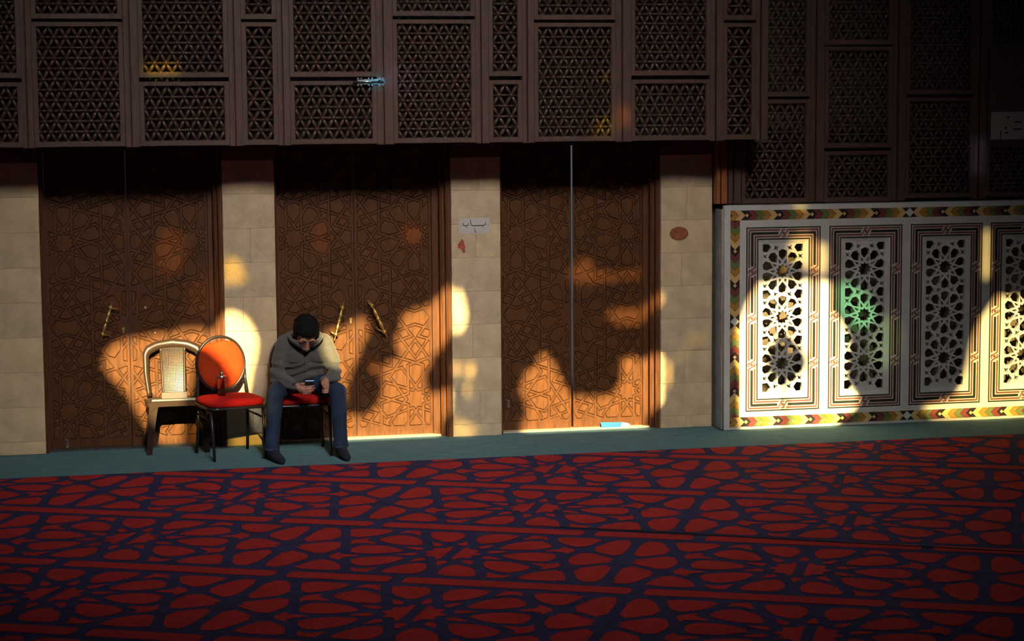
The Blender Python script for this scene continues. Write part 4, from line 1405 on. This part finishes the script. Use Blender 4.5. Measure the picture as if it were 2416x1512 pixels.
# ---- bottle on the red seat
bt = tag(empty('glass_bottle', (1.074, -0.40, 0.4625)), 'clear glass bottle with steel screw lid standing on the empty red seat', 'bottle')
b = MB(); b.lathe([(0, .020), (.002, .028), (.006, .0305), (.10, .0305), (.118, .029), (.128, .026), (.140, .026)], (0, 0, 0), (0, 0, 1), 24)
b.build('body', GLASS, bt, True)
b = MB(); b.lathe([(0, .018), (.001, .0265), (.052, .0265), (.053, .001)], (0, 0, .006), (0, 0, 1), 20)
b.build('drink', TEA, bt, True)
b = MB(); b.lathe([(0, .029), (.002, .038), (.018, .038), (.022, .034), (.024, .014)], (0, 0, .134), (0, 0, 1), 24)
b.build('lid', STEEL, bt, True)
b = MB(); b.lathe([(0, .013), (.006, .011), (.012, .015), (.022, .016), (.027, .012), (.030, .001)], (0, 0, .158), (0, 0, 1), 16)
b.build('lid_knob', STEEL, bt, True)

# ================================================================== THE MAN
def voxel(b, name, vox, smooth_it, wrinkle=None):
    """join overlapping closed shapes into one continuous surface"""
    me = b.mesh(name)
    o = bpy.data.objects.new(name, me)
    C.objects.link(o)
    m = o.modifiers.new('r', 'REMESH'); m.mode = 'VOXEL'; m.voxel_size = vox; m.use_smooth_shade = True
    if smooth_it:
        s = o.modifiers.new('s', 'SMOOTH'); s.factor = .5; s.iterations = smooth_it
    dg = bpy.context.evaluated_depsgraph_get()
    r = bpy.data.meshes.new_from_object(o.evaluated_get(dg))
    bpy.data.objects.remove(o, do_unlink=True)
    bpy.data.meshes.remove(me)
    r.name = name
    if wrinkle:
        nv_ = len(r.vertices)
        co, no = np.empty(nv_ * 3), np.empty(nv_ * 3)
        r.vertices.foreach_get('co', co)
        r.vertex_normals.foreach_get('vector', no)
        co, no = co.reshape(-1, 3), no.reshape(-1, 3)
        co = co + no * np.array([wrinkle(Vector(p)) for p in co])[:, None]
        r.vertices.foreach_set('co', co.ravel())
        r.update()
        o = bpy.data.objects.new(name, r)
        C.objects.link(o)
        s = o.modifiers.new('s', 'SMOOTH'); s.factor = .5; s.iterations = 2
        dg = bpy.context.evaluated_depsgraph_get()
        r2 = bpy.data.meshes.new_from_object(o.evaluated_get(dg))
        bpy.data.objects.remove(o, do_unlink=True)
        bpy.data.meshes.remove(r)
        r = r2
        r.name = name
    r.polygons.foreach_set('use_smooth', [True] * len(r.polygons))
    return r
def limb(b, pts, rads, n=14, flat=1.0):
    """a closed tapering limb with rounded ends through pts"""
    P_, R_ = [], []
    pts = [Vector(p) for p in pts]
    for i in range(len(pts) - 1):
        for k in range(6):
            u = k / 6
            P_.append(pts[i].lerp(pts[i + 1], u)); R_.append(rads[i] + (rads[i + 1] - rads[i]) * u)
    P_.append(pts[-1]); R_.append(rads[-1])
    a, c = (P_[0] - P_[1]).normalized(), (P_[-1] - P_[-2]).normalized()
    r0, r1 = R_[0], R_[-1]
    pre = [(P_[0] + a * r0 * math.sin(t), r0 * math.cos(t)) for t in (1.45, 1.0, .5)]
    post_ = [(P_[-1] + c * r1 * math.sin(t), r1 * math.cos(t)) for t in (.5, 1.0, 1.45)]
    P_ = [p for p, r in pre] + P_ + [p for p, r in post_]
    R_ = [max(r, .002) for p, r in pre] + R_ + [max(r, .002) for p, r in post_]
    b.tube(P_, R_, n, flat=flat)

HF = Vector((0.035, -0.66, -0.75)).normalized()      # where the face looks
HU = (ZA - HF * ZA.dot(HF)); HU = (HU + XA * 0.03).normalized(); HU = (HU - HF * HU.dot(HF)).normalized()
HS = HF.cross(HU).normalized()                        # his left-right axis
HC = Vector((1.698, -0.660, 0.955))
HK = 1.13
def hp(s, f, u):
    return HC + (HS * s + HF * f + HU * u) * HK
def hr(*r):
    return tuple(q * HK for q in r)
man = empty('person', (1.69, -0.45, 0.0))
tag(man, 'seated man in grey jacket, jeans and dark socks bent over his phone', 'person')
def mlink(name, me, m, parent=None):
    o = link(name, me, m, parent or man)
    o.location = -man.location if parent is None else (0, 0, 0)
    return o
# --- body: head, neck, trunk, arms and hands, legs: one surface
b = MB()
b.ellipsoid(hp(0, -.012, .022), (HS, HF, HU), hr(.076, .094, .090), 20, 14)          # skull
b.ellipsoid(hp(0, .030, -.035), (HS, HF, HU), hr(.060, .062, .078), 18, 12)          # face
b.ellipsoid(hp(0, .040, -.085), (HS, HF, HU), hr(.040, .044, .034), 14, 10)          # jaw and chin
limb(b, [hp(0, .088, .016), hp(0, .100, -.012), hp(0, .112, -.030)], [.007, .009, .0125], 10)   # nose
for s in (-1, 1):
    b.ellipsoid(hp(s * .013, .104, -.033), (HS, HF, HU), hr(.008, .008, .007), 8, 6)
    b.ellipsoid(hp(s * .032, .078, .024), (HS, HF, HU), hr(.026, .014, .010), 10, 6)              # brow
    b.ellipsoid(hp(s * .038, .060, -.030), (HS, HF, HU), hr(.020, .022, .022), 10, 8)             # cheek
    b.ellipsoid(hp(s * .079, -.012, -.010), (HS, HF, HU), hr(.010, .020, .030), 10, 8)            # ear
b.ellipsoid(hp(0, .088, -.062), (HS, HF, HU), hr(.024, .012, .010), 10, 6)                        # mouth
NB = Vector((1.70, -0.560, 0.925))
limb(b, [hp(0, -.03, -.055), NB, NB + Vector((0, .03, -.05))], [.052, .055, .06])               # neck
PEL = Vector((1.672, -0.330, 0.560))
limb(b, [PEL, Vector((1.685, -.42, .68)), Vector((1.698, -.50, .80)), Vector((1.70, -.545, .87))], [.11, .11, .12, .10], 16)
SHL, SHR = Vector((1.552, -.545, .868)), Vector((1.852, -.540, .868))
ELL, ELR = Vector((1.485, -.600, .612)), Vector((1.918, -.600, .622))
DZ = Vector((0, 0, -.018))
WRL, WRR = Vector((1.604, -.792, .572)), Vector((1.832, -.775, .606))
for s, e, w_ in ((SHL, ELL, WRL), (SHR, ELR, WRR)):
    limb(b, [Vector((1.70, -.545, .862)), s], [.055, .05])
    limb(b, [s, e], [.046, .038]); limb(b, [e, w_], [.036, .023])
HPL, HPR = Vector((1.600, -.335, .545)), Vector((1.745, -.335, .545))
KNL, KNR = Vector((1.452, -.770, .520)), Vector((1.922, -.770, .518))
ANL, ANR = Vector((1.415, -.735, .085)), Vector((1.945, -.730, .085))
for h, k, a in ((HPL, KNL, ANL), (HPR, KNR, ANR)):
    limb(b, [h, k], [.075, .050]); limb(b, [k, k.lerp(a, .35), a], [.050, .050, .033])
for a, toe in ((ANL, Vector((1.475, -.915, .028))), (ANR, Vector((1.968, -.905, .028)))):
    limb(b, [a + Vector((0, .02, -.045)), a.lerp(toe, .55) + Vector((0, 0, -.01)), toe], [.034, .033, .024])
# his right hand (left in the picture) under the phone
def finger(pts, r0):
    limb(b, pts, [r0, r0 * .95, r0 * .9, r0 * .78][:len(pts)], 8)
limb(b, [WRL, Vector((1.632, -.822, 0.5640)), Vector((1.650, -.838, 0.5560))], [.026, .030, .028], 12)
b.ellipsoid((1.640, -.832, .556), (XA, YA, ZA), (.030, .020, .034), 12, 8)
for k, (dy, dz, L) in enumerate(((-.012, .008, .082), (-.016, -.010, .088), (-.012, -.028, .078), (-.006, -.044, .060))):
    p = Vector((1.652, -.840 + dy, .564 + dz))
    finger([p, p + Vector((L * .42, -.018, .002)), p + Vector((L * .78, -.010, .004)), p + Vector((L, .006, .006))], .0080)
finger([Vector((1.625, -.828, 0.5760)), Vector((1.640, -.846, 0.5940)), Vector((1.662, -.850, 0.5950)), Vector((1.676, -.848, 0.5920))], .0105)
# his left hand, fingers curled in a loose fist with the thumb across
limb(b, [WRR, Vector((1.828, -.800, .598)), Vector((1.826, -.812, .582))], [.026, .030, .028], 12)
b.ellipsoid((1.826, -.812, .578), (XA, YA, ZA), (.026, .024, .034), 12, 8)
for k, dz in enumerate((.004, -.013, -.030, -.045)):
    p = Vector((1.848 - .002 * k, -.822, .570 + dz))
    finger([p, p + Vector((-.006, -.030, -.002)), p + Vector((-.034, -.036, -.004)), p + Vector((-.046, -.014, -.002))], .0084 - .0005 * k)
finger([Vector((1.806, -.806, .602)), Vector((1.796, -.838, .592)), Vector((1.802, -.858, .576)), Vector((1.808, -.864, .566))], .0108)
body = voxel(b, 'body', .0032, 2)
mlink('body', body, SKIN)
# --- face details
for s in (-1, 1):
    b = MB(); limb(b, [hp(s * .014, .092, .031), hp(s * .034, .088, .034), hp(s * .054, .072, .026)], [.0032, .004, .002], 8)
    mlink('eyebrow', b.mesh('eyebrow'), HAIR)
    b = MB(); b.ellipsoid(hp(s * .031, .080, .004), (HS, HF, HU), hr(.014, .010, .007), 10, 6)
    mlink('eyelid', b.mesh('eyelid'), EYE)
b = MB(); b.ellipsoid(hp(0, .098, -.064), (HS, HF, HU), hr(.019, .006, .006), 10, 6)
mlink('lips', b.mesh('lips'), LIP)
# --- beard along the jaw, hair on the crown
b = MB()
for s in (-1, 1):
    limb(b, [hp(s * .072, .012, -.015), hp(s * .066, .030, -.055), hp(s * .045, .062, -.092), hp(0, .082, -.108)], [.012, .017, .020, .022], 10)
limb(b, [hp(-.022, .102, -.052), hp(0, .108, -.050), hp(.022, .102, -.052)], [.004, .006, .004], 8)
mlink('beard', voxel(b, 'beard', .005, 2, lambda p: .003 * noise.noise(p * 120)), HAIR)
b = MB()
b.ellipsoid(hp(0, -.022, .034), (HS, HF, HU), hr(.087, .094, .092), 22, 16)
b.ellipsoid(hp(0, .030, .072), (HS, HF, HU), hr(.068, .052, .046), 18, 12)
for s in (-1, 1):
    b.ellipsoid(hp(s * .070, .004, .018), (HS, HF, HU), hr(.018, .040, .046), 12, 8)
mlink('hair', voxel(b, 'hair', .005, 2, lambda p: .010 * noise.noise(p * 42) + .006 * noise.noise(p * 110)), HAIR)
# --- jacket
b = MB()
def ring_body(b, secs, n=24):
    """secs: (centre, half width x, half depth along the section's own normal, tilt angle)"""
    base = len(b.v)
    for c, rx, ry, tl in secs:
        c = Vector(c)
        d = Vector((0, math.cos(tl), math.sin(tl)))
        for k in range(n):
            a = 2 * PI * k / n
            ca_, sa_ = math.cos(a), math.sin(a)
            e = 1.0 / (abs(ca_) ** 2.6 + abs(sa_) ** 2.6) ** (1 / 2.6)
            b.v.append(tuple(c + XA * (rx * ca_ * e) + d * (ry * sa_ * e)))
    m = len(secs)
    for i in range(m - 1):
        for k in range(n):
            l = (k + 1) % n
            b.f.append((base + i * n + k, base + i * n + l, base + (i + 1) * n + l, base + (i + 1) * n + k))
    b.f.append(tuple(base + k for k in reversed(range(n)))); b.f.append(tuple(base + (m - 1) * n + k for k in range(n)))
T1 = .55
ring_body(b, [((1.675, -.355, .545), .172, .130, .40), ((1.680, -.395, .600), .176, .138, .45), ((1.690, -.450, .700), .180, .142, .5), ((1.698, -.495, .790), .192, .142, T1),
              ((1.701, -.530, .860), .192, .125, T1), ((1.702, -.552, .908), .160, .098, T1), ((1.702, -.568, .940), .105, .075, T1), ((1.702, -.580, .962), .080, .066, T1)])
for s, e, w_, sx in ((SHL, ELL, WRL, -1), (SHR, ELR, WRR, 1)):
    limb(b, [Vector((1.70 + sx * .07, -.545, .885)), s + Vector((sx * -.004, .0, .002))], [.065, .068])
    limb(b, [s, s.lerp(e, .5) + Vector((sx * .016, 0, 0)), e], [.068, .062, .056], 16)
    limb(b, [e, e.lerp(w_, .55) + Vector((0, -.004, -.004)), e.lerp(w_, .97)], [.056, .050, .040], 16)
def jw(p):
    w = .0065 * noise.noise(Vector((p.x * 8, p.y * 8, p.z * 24))) + .0025 * noise.noise(p * 60)
    if p.z < .73:
        w += .0065 * math.sin(p.z * 88 + 2.6 * math.sin(p.x * 13) + 2 * noise.noise(p * 9))
    return w
jk = mlink('jacket', voxel(b, 'jacket', .0065, 4, jw), JACKET)
def surf_front(x, z):
    """point on the jacket front at x, height z (towards -y)"""
    t = (z - .545) / (.962 - .545)
    yc = -.355 - .215 * t
    return yc
def on_jacket(pts_xz, off, name, m, thick=.006):
    """a cloth patch laid over the jacket by shooting towards it"""
    me_ = jk.data
    from mathutils.bvhtree import BVHTree
    global _bvh
    if '_bvh' not in globals():
        _bvh = BVHTree.FromPolygons([v.co for v in me_.vertices], [tuple(p.vertices) for p in me_.polygons])
    b = MB()
    out = []
    for x, z in pts_xz:
        h = _bvh.ray_cast(Vector((x, -1.6, z)), Vector((0, 1, 0)))
        p = h[0] if h[0] else Vector((x, -.66, z))
        nn = h[1] if h[0] else Vector((0, -1, 0))
        if nn.y > 0: nn = -nn
        out.append((p, nn))
    return out
def patch(grid, off, name, m):
    """grid: rows of (x,z)"""
    b = MB()
    R_, K_ = len(grid), len(grid[0])
    pts = [on_jacket(r, off, name, m) for r in grid]
    for s in (0, 1):
        for r in pts:
            for p, nn in r:
                b.v.append(tuple(p + nn * (off if s else -.004)))
    S_ = R_ * K_
    for i in range(R_ - 1):
        for k in range(K_ - 1):
            q = (i * K_ + k, i * K_ + k + 1, (i + 1) * K_ + k + 1, (i + 1) * K_ + k)
            b.f.append(tuple(S_ + t for t in q)); b.f.append(tuple(reversed(q)))
    edge = [(i * K_) for i in range(R_)] + [(R_ - 1) * K_ + k for k in range(1, K_)] + [i * K_ + K_ - 1 for i in range(R_ - 2, -1, -1)] + [k for k in range(K_ - 2, 0, -1)]
    for a, c in zip(edge, edge[1:] + edge[:1]):
        b.f.append((a, c, S_ + c, S_ + a))
    return link(name, b.mesh(name), m, jk)
for cx, sl in ((1.628, -.10), (1.790, .10)):          # chest pocket flaps
    g = []
    for i in range(5):
        u = i / 4
        g.append([(cx + (k / 6 - .5) * .096, .772 - sl * (k / 6 - .5) * .2 - u * (.034 + .010 * math.sin(PI * k / 6))) for k in range(7)])
    patch(g, .011, 'pocket_flap', JACKET)
g = [[(1.706 + .018 * (k / 2 - .5) - .012 * (1 - i / 12), .845 - i / 12 * .24) for k in range(3)] for i in range(13)]
patch(g, .009, 'placket', JACKET)
# upright collar open at the throat
b = MB()
N = 26
ins, outs = [], []
for k in range(N):
    a = -PI * .5 + (k / (N - 1) - .5) * 2 * PI * .86 + PI
    # a runs round the back of the neck, the gap faces -y
    ca_, sa_ = math.cos(a), math.sin(a)
    fr = abs(k / (N - 1) - .5) * 2
    cx, cy, cz_ = 1.702, -.578, .926 - .056 * fr ** 2
    r = .078 + .016 * fr
    x, y = cx + r * ca_ * 1.08, cy + r * sa_ * .95 - .018 * fr
    h = .028 - .002 * fr
    fl_o = .010 + .032 * fr
    b.v += [(x, y, cz_ - .025), (x + ca_ * fl_o * .3, y + sa_ * fl_o * .3 - .02 * fr, cz_ + h), (x + ca_ * (fl_o + .012), y + sa_ * (fl_o + .012) - .020 * fr, cz_ + h - .006), (x + ca_ * .016, y + sa_ * .016, cz_ - .025)]
for k in range(N - 1):
    for j in range(4):
        b.f.append((k * 4 + j, k * 4 + (j + 1) % 4, k * 4 + 4 + (j + 1) % 4, k * 4 + 4 + j))
b.f.append((0, 1, 2, 3)); b.f.append(tuple(reversed(range((N - 1) * 4, N * 4))))
link('collar', b.mesh('collar'), JACKET, jk, True)
# dark shirt at the throat
b = MB(); b.ellipsoid((1.702, -.625, .900), (XA, YA, ZA), (.055, .050, .060), 14, 10)
mlink('shirt', b.mesh('shirt'), JACKET_D)
# cuff watch band
b = MB(); w0 = ELL.lerp(WRL, .985); dr = (WRL - ELL).normalized()
b.tube([w0 - dr * .006, w0 + dr * .012], [.0335, .0325], 16)
mlink('wrist_band', b.mesh('wrist_band'), BLACK_METAL)
# --- jeans
b = MB()
b.ellipsoid((1.672, -.335, .545), (XA, YA, ZA), (.170, .130, .100), 20, 14)
for h, k, a, tw in ((HPL, KNL, ANL, -1), (HPR, KNR, ANR, 1)):
    limb(b, [h, h.lerp(k, .5) + Vector((0, 0, .006)), k], [.094, .084, .066], 18)
    limb(b, [k, k.lerp(a, .3) + Vector((0, .008, 0)), k.lerp(a, .75), k.lerp(a, .93)], [.066, .060, .053, .055], 18)
def dw(p):
    w = .0035 * noise.noise(Vector((p.x * 14, p.y * 14, p.z * 18))) + .0015 * noise.noise(p * 60)
    if p.z < .28:
        w += .0008 * math.sin(p.z * 150 + 3 * math.sin(p.x * 20))
    return w
jm = voxel(b, 'jeans', .0065, 3, dw)
jn = mlink('jeans', jm, DENIM)
for k, a in ((KNL, ANL), (KNR, ANR)):
    c = k.lerp(a, .955)
    d = (a - k).normalized()
    b = MB(); b.tube([c - d * .002, c + d * .020], [.0575, .0580], 22, caps=False)
    b.tube([c + d * .020, c - d * .004], [.0545, .0545], 22, caps=False)
    link('hem', b.mesh('hem', False), DENIM, jn, True)
    b = MB(); b.tube([(c + d * .012) + (XA * math.cos(t) + YA * math.sin(t)) * .0585 for t in [2 * PI * q / 24 for q in range(24)]], .0014, 5, closed=True)
    link('stitching', b.mesh('stitching'), DENIM_L, jn)
# --- socks
for a, toe in ((ANL, Vector((1.475, -.915, .030))), (ANR, Vector((1.968, -.905, .030)))):
    b = MB()
    hl = a + Vector((0, .030, -.050))
    limb(b, [a + Vector((0, 0, .055)), a + Vector((0, .004, -.02)), hl], [.041, .043, .034], 14)
    limb(b, [hl, hl.lerp(toe, .5) + Vector((0, 0, .012)), toe], [.034, .040, .029], 14)
    limb(b, [a + Vector((0, -.01, -.01)), hl.lerp(toe, .55) + Vector((0, 0, .010))], [.040, .034], 14)
    m_ = voxel(b, 'sock', .006, 3)
    for v in m_.vertices:
        v.co.z = max(v.co.z, .0015)
    mlink('sock', m_, SOCK)

# --- the phone in his hand
ph = tag(empty('phone', (1.700, -0.840, 0.5875)), 'dark phone with a blue glowing edge held in the man\'s hand', 'phone')
ph.rotation_euler = (math.radians(-28), 0, math.radians(-4))
b = MB()
pr = rounded_rect(.072, .140, .010)
n = len(pr)
for s, z in ((.96, -.0042), (1.0, -.003), (1.0, .003), (.96, .0042)):
    b.v += [(x * s, y * (1 - (1 - s) * .5), z) for x, y in pr]
for i in range(3):
    for k in range(n):
        b.f.append((i * n + k, i * n + (k + 1) % n, (i + 1) * n + (k + 1) % n, (i + 1) * n + k))
b.f.append(tuple(range(3 * n, 4 * n))); b.f.append(tuple(reversed(range(n))))
b.build('case', PHONE, ph)
b = MB(); b.box(-.033, .033, -.066, .066, .0042, .0048); b.box(-.031, .031, -.0705, -.066, .0002, .0048)  # front edge strip glows to stand for glare reflected on the screen
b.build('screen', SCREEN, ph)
b = MB(); b.lathe([(0, .006), (.0015, .006), (.002, .004)], (.018, -.05, -.0042), (.018, -.05, -.02), 12)
b.build('camera_lens', BLACK_METAL, ph)
